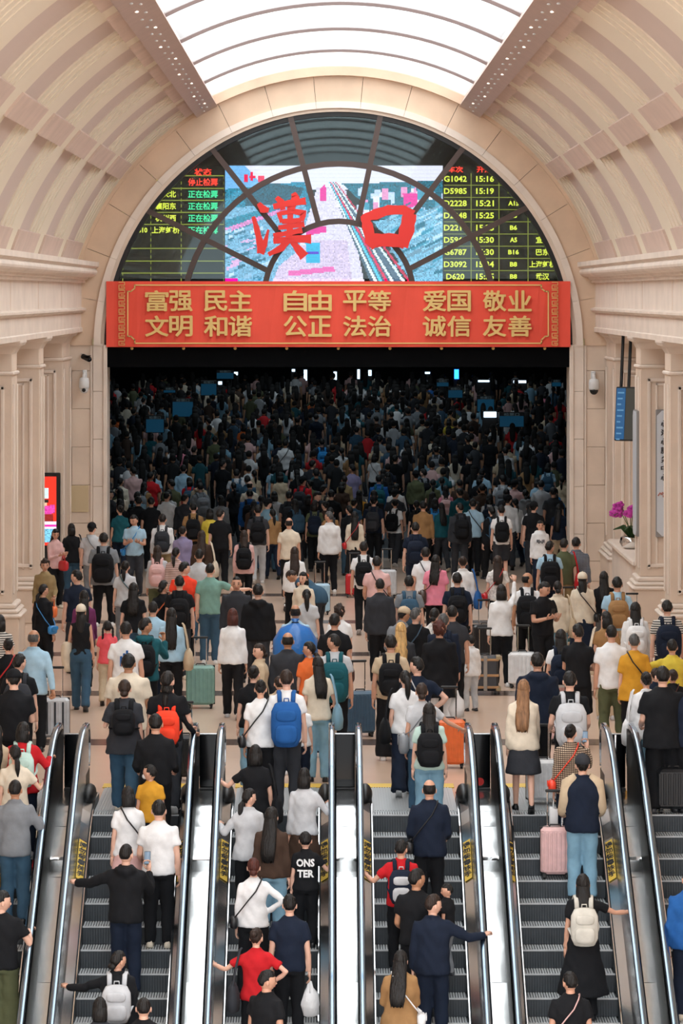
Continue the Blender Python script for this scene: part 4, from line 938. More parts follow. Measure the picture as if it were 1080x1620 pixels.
def build_bottom(kind, sex, legs):
    mb = MB(); J = joints(sex, legs, 'dn', 'dn'); hw = 1 if sex == 'm' else 1.02
    if kind in ('skirt', 'midi'):
        zb = .50 if kind == 'skirt' else .28; mb.loft([ring((0, 0, z), a, b, 18) for z, a, b in ((zb, .24, .20), ((zb + .9) / 2, .21, .165), (.88, .178, .135), (1.0, .15, .11))]); return mb
    mb.loft([ring((0, 0, z), a * hw, b, 14) for z, a, b in ((.80, .155, .11), (.86, .172, .126), (.94, .168, .122), (1.01, .15, .108))])
    k0, k1, k2 = {'pants': (.100, .080, .066), 'jeans': (.102, .085, .074), 'wide': (.104, .098, .104), 'shorts': (.108, .102, 0)}[kind]
    for s in (1, -1):
        h, k, an = J['leg', s]
        if kind == 'shorts': mb.tube([h + V((0, 0, .03)), h.lerp(k, .5), k - (k - h) * .02], [k0, k0 * .98, k1], 12)
        else: mb.tube([h + V((0, 0, .03)), h.lerp(k, .45), k, k.lerp(an, .5), an + V((0, 0, -.035))], [k0, k0 * .93, k1, (k1 + k2) / 2, k2], 12)
    return mb
def build_shoe(J, s, lift):
    mb = MB(); h, k, an = J['leg', s]; c = V((an.x, an.y + .02, an.z - .085)); rg = []
    for y, w, z0, z1 in ((-.085, .026, .004, .055), (-.07, .036, 0, .085), (-.02, .040, 0, .088), (.05, .045, 0, .066), (.11, .044, 0, .05), (.15, .03, .004, .035)):
        rg.append([(c.x - w, c.y + y, c.z + z0), (c.x + w, c.y + y, c.z + z0), (c.x + w * .95, c.y + y, c.z + (z0 + z1) * .55), (c.x + w * .5, c.y + y, c.z + z1), (c.x - w * .5, c.y + y, c.z + z1), (c.x - w * .95, c.y + y, c.z + (z0 + z1) * .55)])
    if lift:
        a = R(-32); rg = [[(x, c.y + .08 + (y - c.y - .08) * math.cos(a) - (z - c.z) * math.sin(a), c.z - .03 + (y - c.y - .08) * math.sin(a) + (z - c.z) * math.cos(a)) for x, y, z in r] for r in rg]
    mb.loft(rg); return mb
def bend(co, lean):
    if not lean: return co
    co = co.copy(); t = np.clip((co[:, 2] - .86) / .3, 0, 1); t = t * t * (3 - 2 * t) * R(lean); y, z = co[:, 1].copy(), co[:, 2] - .93
    co[:, 1] = y * np.cos(t) + z * np.sin(t); co[:, 2] = .93 - y * np.sin(t) + z * np.cos(t); return co
def turn_head(co, yaw, pitch):      # co relative to head centre
    M_ = Matrix.Rotation(R(yaw), 3, 'Z') @ Matrix.Rotation(R(-pitch), 3, 'X'); piv = np.array((0, -.01, -.09))
    return (co - piv) @ np.array(M_).T + piv + np.array(HC)
JOBS = {}; MESH = {}
def want_remesh(key, mb, voxel, it, folds): JOBS[key] = (mb, voxel, it, folds)
def run_jobs():
    objs = []
    for key, (mb, voxel, it, folds) in JOBS.items():
        if key in MESH: continue
        o = bpy.data.objects.new('tmp', mb.mesh('tmp')); COL.objects.link(o)
        m = o.modifiers.new('r', 'REMESH'); m.mode = 'VOXEL'; m.voxel_size = voxel; m.use_smooth_shade = True
        m = o.modifiers.new('s', 'SMOOTH'); m.factor = .5; m.iterations = it
        objs.append((key, o, folds))
    dg = bpy.context.evaluated_depsgraph_get(); dg.update()
    for key, o, folds in objs:
        me = bpy.data.meshes.new_from_object(o.evaluated_get(dg)); MESH[key] = me
        if folds:
            n = len(me.vertices); co = np.empty(n * 3); me.vertices.foreach_get('co', co); co = co.reshape(-1, 3); no = np.empty(n * 3); me.vertex_normals.foreach_get('vector', no); no = no.reshape(-1, 3)
            ph = (hash(str(key)) % 97) * .37 if False else sum(map(ord, str(key))) * .37
            w = np.sin(co[:, 2] * 34 + co[:, 0] * 22 + 2.2 * np.sin(co[:, 0] * 17 + ph) + ph) * .5 + np.sin(co[:, 2] * 17 - co[:, 0] * 29 + co[:, 1] * 21 + ph * 2) * .5
            me.vertices.foreach_set('co', (co + no * (w * folds)[:, None]).ravel())
        me.polygons.foreach_set('use_smooth', [True] * len(me.polygons)); me.update()
    for _, o, _f in objs:
        m = o.data; bpy.data.objects.remove(o); bpy.data.meshes.remove(m)
    JOBS.clear()
def mesh_co(me): co = np.empty(len(me.vertices) * 3); me.vertices.foreach_get('co', co); return co.reshape(-1, 3)
def finish(mb, lean, name):
    co = bend(np.array(mb.v, float), lean); me = bpy.data.meshes.new(name); me.from_pydata(co.tolist(), [], mb.f); me.polygons.foreach_set('use_smooth', [True] * len(mb.f))
    if any(mb.m): me.polygons.foreach_set('material_index', mb.m)
    me.update(); return me
FINAL = {}
def body_mesh(sex, legs, aL, aR, hy, hp, lean):
    key = ('body', sex, legs, aL, aR, hy, hp, lean)
    if key not in FINAL:
        src = MESH['body', sex, legs, aL, aR]; co = mesh_co(src); fs = [tuple(p.vertices) for p in src.polygons]
        mb = MB(); mb.add(co.tolist(), fs); J = joints(sex, legs, aL, aR); h = build_hands(J); mb.add(h.v, h.f)
        hd = build_head(sex); o = len(mb.v); mb.v += turn_head(np.array([tuple(p) for p in hd.v]), hy, hp).tolist(); mb.f += [tuple(i + o for i in q) for q in hd.f]; mb.m += hd.m
        FINAL[key] = finish(mb, lean, 'person')
    return FINAL[key]
def head_part(kind, style, sex, hy, hp, lean):
    key = (kind, style, sex, hy, hp, lean)
    if key not in FINAL:
        mb = build_hair(style, sex) if kind == 'hair' else build_cap(sex); mb.v = turn_head(np.array([tuple(p) for p in mb.v]), hy, hp).tolist(); FINAL[key] = finish(mb, lean, kind)
    return FINAL[key]
def lean_mesh(key, lean):
    if not lean: return MESH[key]
    k = (key, lean)
    if k not in FINAL: me = MESH[key].copy(); me.vertices.foreach_set('co', bend(mesh_co(me), lean).ravel()); me.update(); FINAL[k] = me
    return FINAL[k]
def shoe_mesh(sex, legs, s):
    key = ('shoe', sex, legs, s)
    if key not in FINAL: J = joints(sex, legs, 'dn', 'dn'); FINAL[key] = finish(build_shoe(J, s, J['lift', s]), 0, 'shoe')
    return FINAL[key]
TOPW = dict(tee='tee', tank='tank top', long='long-sleeved top', hoodie='hoodie', jacket='jacket', coat='long coat', shirt='shirt', crop='cropped top', vest='vest', bigtee='loose tee', dress='dress', longdress='long dress', parka='padded jacket')
BOTW = dict(pants='trousers', jeans='jeans', wide='wide trousers', shorts='shorts', skirt='skirt', midi='midi skirt')
HAIRW = dict(short='short', buzz='cropped', bald='balding', curly='curly', bob='bobbed', long='long', vlong='very long', pony='ponytailed', low='low ponytailed', bun='topknot', lowbun='low bun', braids='braided', cap='capped', caplong='capped long')

# ------------------------------------------------------------------ bags
def rbox(mb, c, h, mi=0, p=4, nu=14, nv=9):     # superellipsoid box
    D = sphere_dirs(nu, nv); out = []
    for u in D:
        k = (abs(u[0]) ** p + abs(u[1]) ** p + abs(u[2]) ** p) ** (-1 / p); out.append((c[0] + h[0] * u[0] * k, c[1] + h[1] * u[1] * k, c[2] + h[2] * u[2] * k))
    mb.add(out, [q[::-1] for q in sphere_faces(nu, nv)], mi)
BAGM = {}
def bagmesh(key, fn):
    if key not in BAGM: mb = MB(); fn(mb); BAGM[key] = mb.mesh(key, True)
    return BAGM[key]
def bag_backpack(M, c, sizek, label, m2=None, lean=0):
    m = cloth(c, 'nylon'); T = M @ Matrix.Translation((0, 0, .93)) @ Matrix.Rotation(R(-lean), 4, 'X') @ Matrix.Translation((0, 0, -.93))
    w = (.135, .16, .185)[sizek]; h = (.17, .225, .27)[sizek]; zc = 1.37 - h - .02; yb = -.145; dp = (.06, .085, .11)[sizek]
    r = link('backpack', bagmesh('bp%d' % sizek, lambda q: (rbox(q, (0, yb - dp, zc), (w, dp, h)), )), m, label=label, cat='backpack', group='backpacks'); r.matrix_world = T
    m2 = m2 or m
    link('front_pocket', bagmesh('bpk%d' % sizek, lambda q: (rbox(q, (0, yb - dp * 2 - .002, zc - h * .38), (w * .72, .035, h * .42)), rbox(q, (0, yb - dp * 1.95, zc + h * .42), (w * .66, .022, h * .25)))), m2, r)
    for s in (-1, 1):
        link('shoulder_strap', bagmesh('bps%d%d' % (sizek, s), lambda q: q.tube([(s * .08, yb - .01, zc + h * .85), (s * .085, -.09, 1.435), (s * .092, 0, 1.455), (s * .10, .085, 1.40), (s * .12, .12, 1.28), (s * .15, .09, 1.16), (s * .165, -.02, 1.08), (s * .13, yb, zc - h * .5)], .028, 8, flat=.35, up=(s, 0, 0) if False else (0, 0, 1))), m, r)
    link('top_handle', bagmesh('bph%d' % sizek, lambda q: q.tube([(-.03, yb - .03, zc + h * .95), (-.025, yb - .03, zc + h + .03), (.025, yb - .03, zc + h + .03), (.03, yb - .03, zc + h * .95)], .008, 6)), m2, r)
    return r
def bag_cross(M, c, side, label, big=0, strapc=None, nobag=False):    # strap from the opposite shoulder to the hip on `side`
    m = cloth(c, 'leather'); s = side; h = (.075, .13)[big]; zc = .93 - .02
    r = link('crossbody_bag', bagmesh('cb%d%d' % (s, big), lambda q: rbox(q, (s * .235, -.04, zc), (.05 + .02 * big, .115 + .03 * big, h))), m, label=label, cat='bag', group='shoulder bags'); r.matrix_world = M
    pts = [(s * .22, -.10, zc + h)] + [(s * x, y, z) for x, y, z in ((.15, -.138, 1.08), (.06, -.148, 1.2), (-.03, -.142, 1.31), (-.085, -.10, 1.42), (-.10, -.02, 1.455), (-.085, .08, 1.41), (-.02, .135, 1.28), (.08, .135, 1.14), (.18, .10, 1.02), (.235, .03, zc + h))]
    link('strap', bagmesh('cbs%d%d' % (s, big), lambda q: q.tube(pts, .016, 8, flat=.5)), cloth(strapc or c, 'leather'), r); link('flap', bagmesh('cbf%d%d' % (s, big), lambda q: rbox(q, (s * (.29 + .02 * big), -.04, zc + h * .4), (.008, .10, h * .5))), m, r); return r
def bag_tote(M, c, side, label):
    m = cloth(c, 'nylon'); s = side
    r = link('tote_bag', bagmesh('tt%d' % s, lambda q: q.loft([ring((s * .27, -.08, z), a, b, 14) for z, a, b in ((.72, .05, .13), (.74, .075, .17), (.86, .085, .19), (1.0, .06, .18), (1.06, .025, .17))])), m, label=label, cat='bag', group='shoulder bags'); r.matrix_world = M
    for dy in (-.10, .0):
        link('strap', bagmesh('tts%d%d' % (s, dy < -.05), lambda q: q.tube([(s * .27, -.08 + dy * 1.6, 1.05), (s * .235, -.06, 1.25), (s * .19, -.05, 1.44), (s * .17, 0, 1.462), (s * .2, .05, 1.42), (s * .25, .0, 1.2), (s * .27, -.08 + .09, 1.05)], .014, 6, flat=.5)), m, r)
    return r
def bag_hand(M, hand, c, kind, label):     # carried in the hand; hand = (wrist, dir) local
    w, d = hand; g = w + d * .1; T = M @ Matrix.Translation(g)
    if kind == 'plastic':
        m = mat('plastic_bag_' + c, HEX[c], .3, spec=.6, var=.05, bump=.6, bscale=14)
        r = link('plastic_bag', bagmesh('pl', lambda q: q.loft([[(a * math.cos(t) * (1 + .14 * math.sin(3 * t + z * 30)), b * math.sin(t) * (1 + .14 * math.sin(4 * t + z * 20)), z) for t in [j * math.pi / 7 for j in range(14)]] for z, a, b in ((-.42, .05, .05), (-.40, .10, .09), (-.28, .12, .10), (-.16, .09, .07), (-.09, .04, .03), (-.02, .022, .018))])), m, label=label, cat='bag', group='hand-held bags')
    elif kind == 'paper':
        m = mat('paper_bag_' + c, HEX[c], .6); r = link('paper_bag', bagmesh('pp', lambda q: q.bbox(-.05, .05, -.12, .12, -.42, -.12, .006)), m, label=label, cat='bag', group='hand-held bags')
    else:
        m = cloth(c, 'leather'); r = link('handbag', bagmesh('hb', lambda q: rbox(q, (0, 0, -.24), (.06, .15, .11))), m, label=label, cat='bag', group='hand-held bags')
    for q_ in (-.05, .05): link('handle', bagmesh('hdl%.2f' % q_, lambda q: q.tube([(0, q_ - .02, -.14), (0, q_ * .4, -.01), (0, q_ * .2, .0), (0, q_ + .02, -.14)], .007, 6)), m, r)
    r.matrix_world = T; return r
def suitcase(loc, rz, h, w, c, label, kind='ribs', handle=True, zs=.06):
    t = empty('suitcase', loc, rz, label=label, cat='suitcase', group='wheeled suitcases'); m = cloth(c, 'shell'); d = w * .62
    mb = MB(); mb.bbox(-w / 2, w / 2, -d / 2, d / 2, zs, h, .035); obj('shell', mb, m, t)
    if kind == 'trunk':
        for z in (zs + .06, h * .5, h - .06): mb = MB(); mb.bbox(-w / 2 - .008, w / 2 + .008, -d / 2 - .008, d / 2 + .008, z - .02, z + .02, .006); obj('wood_slat', mb, mat('suitcase_wood', 0xa9825a, .5), t)
        for x in (-1, 1):
            for z in (zs + .03, h - .03): mb = MB(); mb.bbox(x * w / 2 - .04, x * w / 2 + .04, -d / 2 - .01, d / 2 + .01, z - .03, z + .03, .008); obj('corner_guard', mb, mat('corner_tan', 0x9a8a6a, .5), t)
        mb = MB(); mb.bbox(-.03, .03, -d / 2 - .012, d / 2 + .012, zs, h, .006); obj('strap', mb, mat('strap_grey', 0x8f8a84, .5), t)
    else:
        n = 7
        for i in range(n):
            x = -w / 2 + w * (i + .5) / n; mb = MB(); mb.bbox(x - w / n * .26, x + w / n * .26, -d / 2 - .010, d / 2 + .010, zs + .05, h - .05, .006)
            obj('shell_rib', mb, mat('rib_dark', 0x30343a, .4) if kind == 'stripes' and i % 2 else m, t)
        mb = MB(); mb.bbox(-w / 2 - .006, w / 2 + .006, -.012, .012, zs, h + .004, .004); obj('zip_line', mb, M_black, t)
    for x in (-1, 1):
        for y in (-1, 1):
            mb = MB(); mb.tube([(x * w * .38 - .015, y * d * .34, .03), (x * w * .38 + .015, y * d * .34, .03)], .03, 12); obj('wheel', mb, M_black, t)
            mb = MB(); mb.bbox(x * w * .38 - .025, x * w * .38 + .025, y * d * .34 - .02, y * d * .34 + .02, .035, zs + .02, .006); obj('wheel_bracket', mb, M_black, t)
    if handle:
        top = h + .42; mb = MB()
        for x in (-.09, .09): mb.tube([(x, d * .36, h - .02), (x, d * .36, top)], .009, 8)
        obj('telescopic_tube', mb, M_chrome, t); mb = MB(); mb.bbox(-.115, .115, d * .36 - .018, d * .36 + .018, top - .015, top + .02, .008); obj('grip', mb, M_black, t)
    mb = MB(); mb.tube([(-.07, 0, h), (-.06, 0, h + .025), (.06, 0, h + .025), (.07, 0, h)], .01, 6); obj('carry_handle', mb, M_black, t)
    return t
# x, y of the head top in the photograph, height, build, hair, top, bottom, legs, left arm, right arm, turn, head turn, bags
PEOPLE = '''
22 1093 1.76 m cap:black tee:black pants:black s dn ph 0 10
71 1179 1.62 f bob:black jacket:red pants:navy s dn rl 0 -15 bp1:mint
24 1209 1.60 f low:black tee:cream pants:black s dn rf 0 20
37 1265 1.70 m buzz:black shirt:grey jeans:denim s dn rl 0 0 handL:mustard
30 1432 1.74 m short:black tee:black wide:olive s ca rf 0 -70
-6 1150 1.60 f long:black long:beige pants:black s dn dn 0 0
197 1069 1.64 f lowbun:darkbrown bigtee:charcoal jeans:denim wl st dn 0 0 bp0:black
246 1163 1.72 m short:black long:black pants:black s ca ca 0 0
266 1095 1.62 f low:black long:black pants:black s dn rl 0 -10 bp1:redorange
276 1056 1.74 m short:black tee:black pants:charcoal wl dn rl 0 -20
238 1240 1.36 c buzz:black tee:mustard pants:navy s dn dn 0 60 mask
203 1253 1.62 f bob:black tee:white skirt:palepink s dn ph 10 0 crossR:black
252 1278 1.72 m short:black tee:white pants:black s ca dn 0 0
199 1351 1.74 m buzz:black hoodie:black jeans:navy s rl up 0 -20 phoneR
186 1526 1.62 f lowbun:black jacket:black pants:black s rf dn 0 -50 bp1:lightgrey
158 1588 1.66 f bob:black tee:charcoal pants:black s dn dn 0 0
227 1590 1.66 m buzz:black tee:black pants:navy s dn dn 0 0
453 1085 1.76 m short:darkbrown tee:white pants:charcoal s dn dn 0 0 bp2:blue
412 1073 1.64 f bun:black tee:white pants:black s dn ph 0 0 crossL:black
401 1054 1.60 f bun:black tee:black jeans:lightdenim s dn dn 0 -10
503 1040 1.64 f long:black tee:cream jeans:lightdenim s dn rl 0 20 toteR:lightdenim
474 1103 1.25 c short:black tee:white pants:navy s dn dn 0 0
442 1072 1.30 c short:darkbrown tee:beige pants:navy s dn dn 0 10
404 1197 1.60 f bob:black tee:black pants:black s rf dn 0 0 toteR:black
481 1228 1.58 f bob:black long:lightgrey skirt:brown s dn rl 0 -10
393 1266 1.60 f low:black jacket:lightgrey pants:black s rl dn 0 -60
429 1287 1.64 f vlong:black long:brown jeans:lightdenim s dn dn 0 -15
500 1334 1.34 c short:black tee:black pants:black s dn rl 0 0 printkid
401 1388 1.58 f lowbun:auburn long:white wide:black s dn hp 0 0 crossL:black
458 1445 1.70 m short:black tee:navy pants:black s dn dn 0 0 plasticR:white
405 1506 1.60 f bun:darkbrown tee:red pants:black s rf hp 0 -20 toteL:charcoal
421 1567 1.68 m short:black tee:black pants:black s dn dn -40 -40
641 1062 1.60 f pony:black tee:white wide:navy wr dn dn 0 10 toteL:black
667 1100 1.60 f lowbun:darkbrown tee:lightgrey jeans:denim s dn rl 0 0 crossL:grey
679 1125 1.60 f long:black tee:mint jeans:lightdenim s dn dn 0 0 bp1:black
679 1271 1.70 m bald:black jacket:navy pants:black s ca ca 0 0 crossL:black
634 1348 1.52 m short:black tee:red pants:black s rf dn 0 -20 bp1:navy:lightgrey
658 1382 1.72 m short:black tee:black pants:black s ca ca -15 -40
716 1400 1.05 c short:black tee:black pants:grey s dn dn 60 40 lift0.55
684 1445 1.70 m short:darkbrown jacket:navy jeans:navy s dn rl -10 -55
633 1518 1.62 f vlong:black coat:tan pants:black s ph ph 0 -10 crossR:white
818 1077 1.64 f vlong:lightbrown jacket:cream skirt:charcoal wl dn sf 0 -10 boots
850 1034 1.76 m short:black parka:navy pants:black wr dn dn 0 0
901 1076 1.74 m short:black tee:black pants:black s ca ca 0 0 bp2:lightgrey
902 1166 1.60 f bun:black jacket:plaidbrown pants:navy s dn up 0 -20 crossL:redorange phoneR paperL:white
921 1212 1.74 m cap:charcoal jacket:navy jeans:lightdenim s ca ca 0 0 raglan
922 1391 1.66 f vlong:black longdress:black pants:black s dn rf 0 0 bp1:silver
902 1564 1.66 m short:black tee:black pants:black s dn dn 0 20 crossL:palepink
1036 1089 1.80 m short:black bigtee:black wide:black s2 ca ca 0 0
1022 1064 1.60 f bun:black jacket:white jeans:lightdenim s dn dn 0 10 toteL:white
1090 1385 1.72 m short:black jacket:blue jeans:navy s dn dn 0 0
1092 1066 1.72 m short:black jacket:navy pants:black s dn dn 0 10
71 886 1.58 f curly:darkbrown shirt:khaki pants:charcoal s ca dn 180 10 handL:orange
68 925 1.60 f low:black long:black pants:black s dn dn -30 -25 crossR:skyblue
122 903 1.74 m short:black tee:navy pants:charcoal s dn dn 20 40
133 935 1.62 f vlong:black long:purple pants:black wl dn sf 0 0
128 958 1.63 f caplong:black tank:black jeans:denim wl fo dn 0 -5 capcream
170 984 1.30 c braids:black tee:coral pants:beige wr dn dn 0 10
199 985 1.74 m short:black tee:white pants:black s dn dn 0 0 printblue
229 979 1.74 m short:black hoodie:teal pants:black s dn up 0 -60 bp1:black
271 963 1.62 f vlong:black long:paleblue pants:black s dn dn 0 0 toteR:beige
242 953 1.66 m short:black tee:paleblue pants:navy s dn dn 0 0
211 923 1.62 f long:black tee:black jeans:denim wr dn dn 0 0
198 888 1.62 f low:black tee:lightgrey pants:grey s dn dn 0 -10 crossR:teal
164 844 1.80 m short:black bigtee:grey pants:black s2 dn dn 0 0 bp2:black
53 998 1.70 m bald:greyhair shirt:paleblue pants:black s dn pu 0 -20
30 1036 1.72 m short:black tee:black pants:black s dn dn 0 -35 bp2:charcoal
13 1011 1.60 f bun:black long:black pants:black s dn dn 0 0 crossL:red
0 974 1.62 f bob:black tee:stripebw pants:navy s dn dn 0 0
203 1036 1.76 m short:black bigtee:cream pants:charcoal s ca ca 0 -10
258 919 1.62 f lowbun:black tee:black pants:black s dn dn 0 -40 crossL:orange
249 864 1.62 f long:darkbrown long:lightgrey pants:olive s dn dn 0 0 bp1:palepink
278 867 1.62 f low:black shirt:stripepink pants:black s dn dn 0 -20
87 837 1.62 f long:black long:palepink pants:black s ph ph -140 -20 handR:red
113 829 1.62 f bob:black tee:black jeans:denim s dn dn 10 0 toteR:charcoal
145 828 1.72 m cap:black tee:lightgrey pants:grey s dn dn 0 -20 crossR:grey
213 815 1.72 m short:black tee:paleblue pants:charcoal s ph ph 180 -30 crossR:skyblue
187 771 1.60 f long:black jacket:olive pants:black s dn dn 180 0
174 776 1.70 m short:black tee:charcoal pants:black s dn dn 180 20
257 814 1.70 m short:black long:white pants:khaki s dn dn 0 0 bp1:charcoal
289 833 1.62 f bun:black jacket:lavender pants:black s dn dn 0 -20
319 840 1.62 f vlong:darkbrown long:brown pants:black s dn dn 0 0 toteR:cream
267 776 1.62 f bob:black long:lightgrey pants:black s dn dn 0 0 toteL:black
239 787 1.72 m short:black tee:black pants:black s dn dn 0 0
244 744 1.62 f pony:black tee:paleblue pants:black s dn dn 0 0
290 736 1.72 m short:black shirt:paleblue pants:black s dn dn 0 0
315 758 1.66 f long:black hoodie:beige pants:navy s dn dn 0 0
306 796 1.72 m buzz:black tee:tan pants:black s dn dn 0 0 bp1:black
348 806 1.74 m short:black tee:black pants:black s dn dn 0 -30
315 870 1.72 m short:black tee:lightgrey jeans:denim s dn dn 0 0
291 890 1.72 m short:black tee:redorange pants:black s dn dn 0 -60
284 912 1.72 m short:black tee:black pants:charcoal s dn dn 0 0 bp1:black
332 892 1.74 m buzz:black tee:sage jeans:denim s dn rf 0 -10
332 805 1.60 f bob:black tee:yellow pants:black s dn dn 0 0
374 743 1.72 m short:black tee:lightgrey pants:black s dn dn 0 0 bp1:denim
395 762 1.70 m bald:black tee:cream pants:grey s dn dn 0 -30
395 775 1.70 m short:black jacket:blue pants:black s dn dn 0 0 bp1:black
413 784 1.60 f low:black shirt:beige pants:cream s dn dn 0 0
408 800 1.74 m short:black tee:charcoal pants:lightgrey wr dn dn 0 0 bp1:black
434 778 1.60 f bob:black tee:lightgrey pants:black s dn dn 0 0
457 778 1.70 m short:black tee:charcoal pants:black s dn dn 0 0 bp1:charcoal
500 778 1.74 m short:black tee:black pants:black s ph ph -110 -10
524 776 1.72 m short:black tee:black pants:black s dn dn 0 0
545 753 1.62 f low:darkbrown coat:khaki pants:black s dn dn 0 0
599 752 1.74 m short:black jacket:blue jeans:lightdenim wl dn dn 0 0 bp1:teal
568 776 1.62 f vlong:black long:mustard pants:black s dn dn 0 0 toteR:cream
561 810 1.62 f vlong:black shirt:cream midi:black s dn dn 0 0 crossL:red
521 810 1.74 m short:greyhair shirt:white pants:black s dn dn 10 45
457 820 1.72 m bald:black tee:cream pants:black wl dn dn 0 -15
466 866 1.62 f long:darkbrown shirt:white wide:black wl dn dn 0 0 handR:black
480 906 1.60 f bob:black shirt:cream pants:black s dn dn 160 -10
485 933 1.58 f pony:black tee:lightgrey pants:grey s dn dn 0 0
506 878 1.72 m short:darkbrown vest:denim pants:charcoal s ca ca 70 0 lean55
386 840 1.64 f long:darkbrown jacket:palepink pants:black wr dn sf 0 0 bp1:black
374 913 1.74 m buzz:black jacket:charcoal pants:black s dn dn 180 0
408 925 1.76 m short:black hoodie:black pants:charcoal wl dn dn 0 0
575 858 1.74 m short:black tee:white pants:black wr dn dn 0 0 bp1:black
596 881 1.74 m short:black tee:palepink pants:charcoal s ca ca 0 0 crossR:black
601 916 1.74 m buzz:black jacket:charcoal pants:black s dn dn 0 0
627 766 1.72 m short:black long:white pants:black s dn dn 0 0 toteR:black
688 789 1.62 f bob:black tee:charcoal pants:black s dn dn 0 0 bp1:skyblue
705 769 1.62 f long:black tee:pink jeans:denim s dn dn 0 0 bp1:palepink
748 790 1.74 m short:black tee:paleblue pants:black wl dn dn 0 0 crossR:black
793 800 1.72 m short:black tee:white shorts:charcoal s dn dn 0 0 bp1:black
831 775 1.64 f low:black hoodie:grey pants:grey s dn dn 0 0
854 824 1.58 f bun:black hoodie:white pants:navy s dn dn 180 10 printblue
763 766 1.74 m short:black jacket:brown pants:black s dn dn 0 0
801 774 1.62 f long:black jacket:charcoal pants:black s dn dn 0 0
657 827 1.74 m short:black tee:navy jeans:navy s dn dn 0 0 bp1:navy
673 867 1.74 m short:black tee:white pants:black s dn dn 0 0 crossR:charcoal
689 879 1.64 f long:black bigtee:pink pants:black s dn dn 0 -15 crossL:brown
732 881 1.64 f bun:darkbrown shirt:white pants:black s dn dn 0 0 toteR:blue
723 907 1.74 m short:black tee:navy pants:black s dn dn 0 0 bp1:black
787 880 1.62 f long:darkbrown tee:floral pants:black s dn dn 0 0 crossL:red
833 907 1.74 m bald:black tee:white pants:black wl dn pu 0 -65 bp2:black
793 926 1.66 f bob:black long:white pants:black s dn pt 0 0
647 912 1.74 m short:black tee:grey pants:black s dn dn 0 0 bp1:denim
628 960 1.70 m cap:beige shirt:grey pants:black s ca ca -30 -20 lean18
634 986 1.66 f vlong:blonde jacket:charcoal pants:black s dn dn 0 0
657 963 1.70 m short:greyhair tee:black pants:black s dn dn 0 -45 crossL:denim
687 963 1.60 f lowbun:black tee:floral pants:beige s dn dn 0 -20
715 959 1.72 m buzz:black tee:charcoal pants:black s dn dn 0 0
701 972 1.70 m short:greyhair jacket:navy pants:black s dn dn 0 0 bp0:navy
695 985 1.70 m curly:auburn coat:black pants:white s2 dn dn 0 0 plasticR:white
618 1006 1.72 m short:black tee:beige wide:black s dn dn 0 0 bp1:black
660 1041 1.72 m short:black tee:navy pants:black s dn hp 0 55 crossR:lightgrey
745 1007 1.15 c short:black jacket:white pants:lightgrey s dn dn 20 20
537 958 1.62 f curly:darkbrown tee:white pants:black wl dn sf 0 0 handR:auburn
368 964 1.66 f bob:auburn long:white pants:black wl dn dn 0 0
467 958 1.70 m bald:black tee:paleblue pants:navy s ca ca 0 0 sack
455 1002 1.72 m bald:black jacket:charcoal pants:black s dn dn 0 0
411 1019 1.58 f lowbun:darkbrown shirt:beige pants:navy s dn dn 100 15
490 1016 1.60 f low:black tee:orange pants:navy s dn hp 20 55
529 1004 1.74 m buzz:black tee:lightgrey pants:black s dn dn 0 55 bp2:teal
529 972 1.72 m short:black tee:black pants:black s dn dn 0 -15
858 921 1.74 m short:black tee:black pants:black s ph ph -150 25 phoneR
882 920 1.62 f lowbun:black shirt:cream jeans:lightdenim s dn dn 0 0 toteR:beige
921 907 1.64 f caplong:black shirt:cream midi:navy s dn dn 0 0 crossR:black capcream
955 905 1.64 f long:black tee:black jeans:grey s dn dn 0 0
976 914 1.74 m short:black tee:paleblue pants:beige s dn dn 0 0 bp1:tan
1005 954 1.64 f long:black shirt:white pants:beige s dn dn 0 0 bp1:white
1055 951 1.70 m short:black tee:stripebw pants:navy s dn dn 0 0 bp2:navy
887 997 1.62 f vlong:black tee:white pants:palepink s dn dn 0 0 bp1:navy
914 989 1.76 m short:black tee:black shorts:black s fo fo -20 45
959 969 1.62 f bob:black tee:tan pants:beige s dn dn 0 30 toteL:cream
967 990 1.76 m buzz:black tee:white pants:olive s2 dn dn 0 0
1003 1004 1.66 f short:greyhair bigtee:mustard pants:black s dn dn 0 0 crossR:black
1063 1013 1.55 m short:black tee:yellow pants:navy s rf dn 0 0
1064 1061 1.30 c bun:darkbrown jacket:black pants:black s dn dn 0 0 crossL:auburn
1037 1059 1.25 c short:darkbrown tee:navy pants:black s dn dn 0 0
869 857 1.74 m short:black tee:paleblue pants:navy s dn dn 0 -35 bp2:black
892 853 1.74 m short:black tee:olive pants:khaki s dn dn 0 -20 toteR:red
911 851 1.74 m short:black shirt:plaidblue pants:navy s dn dn 0 -10
'''
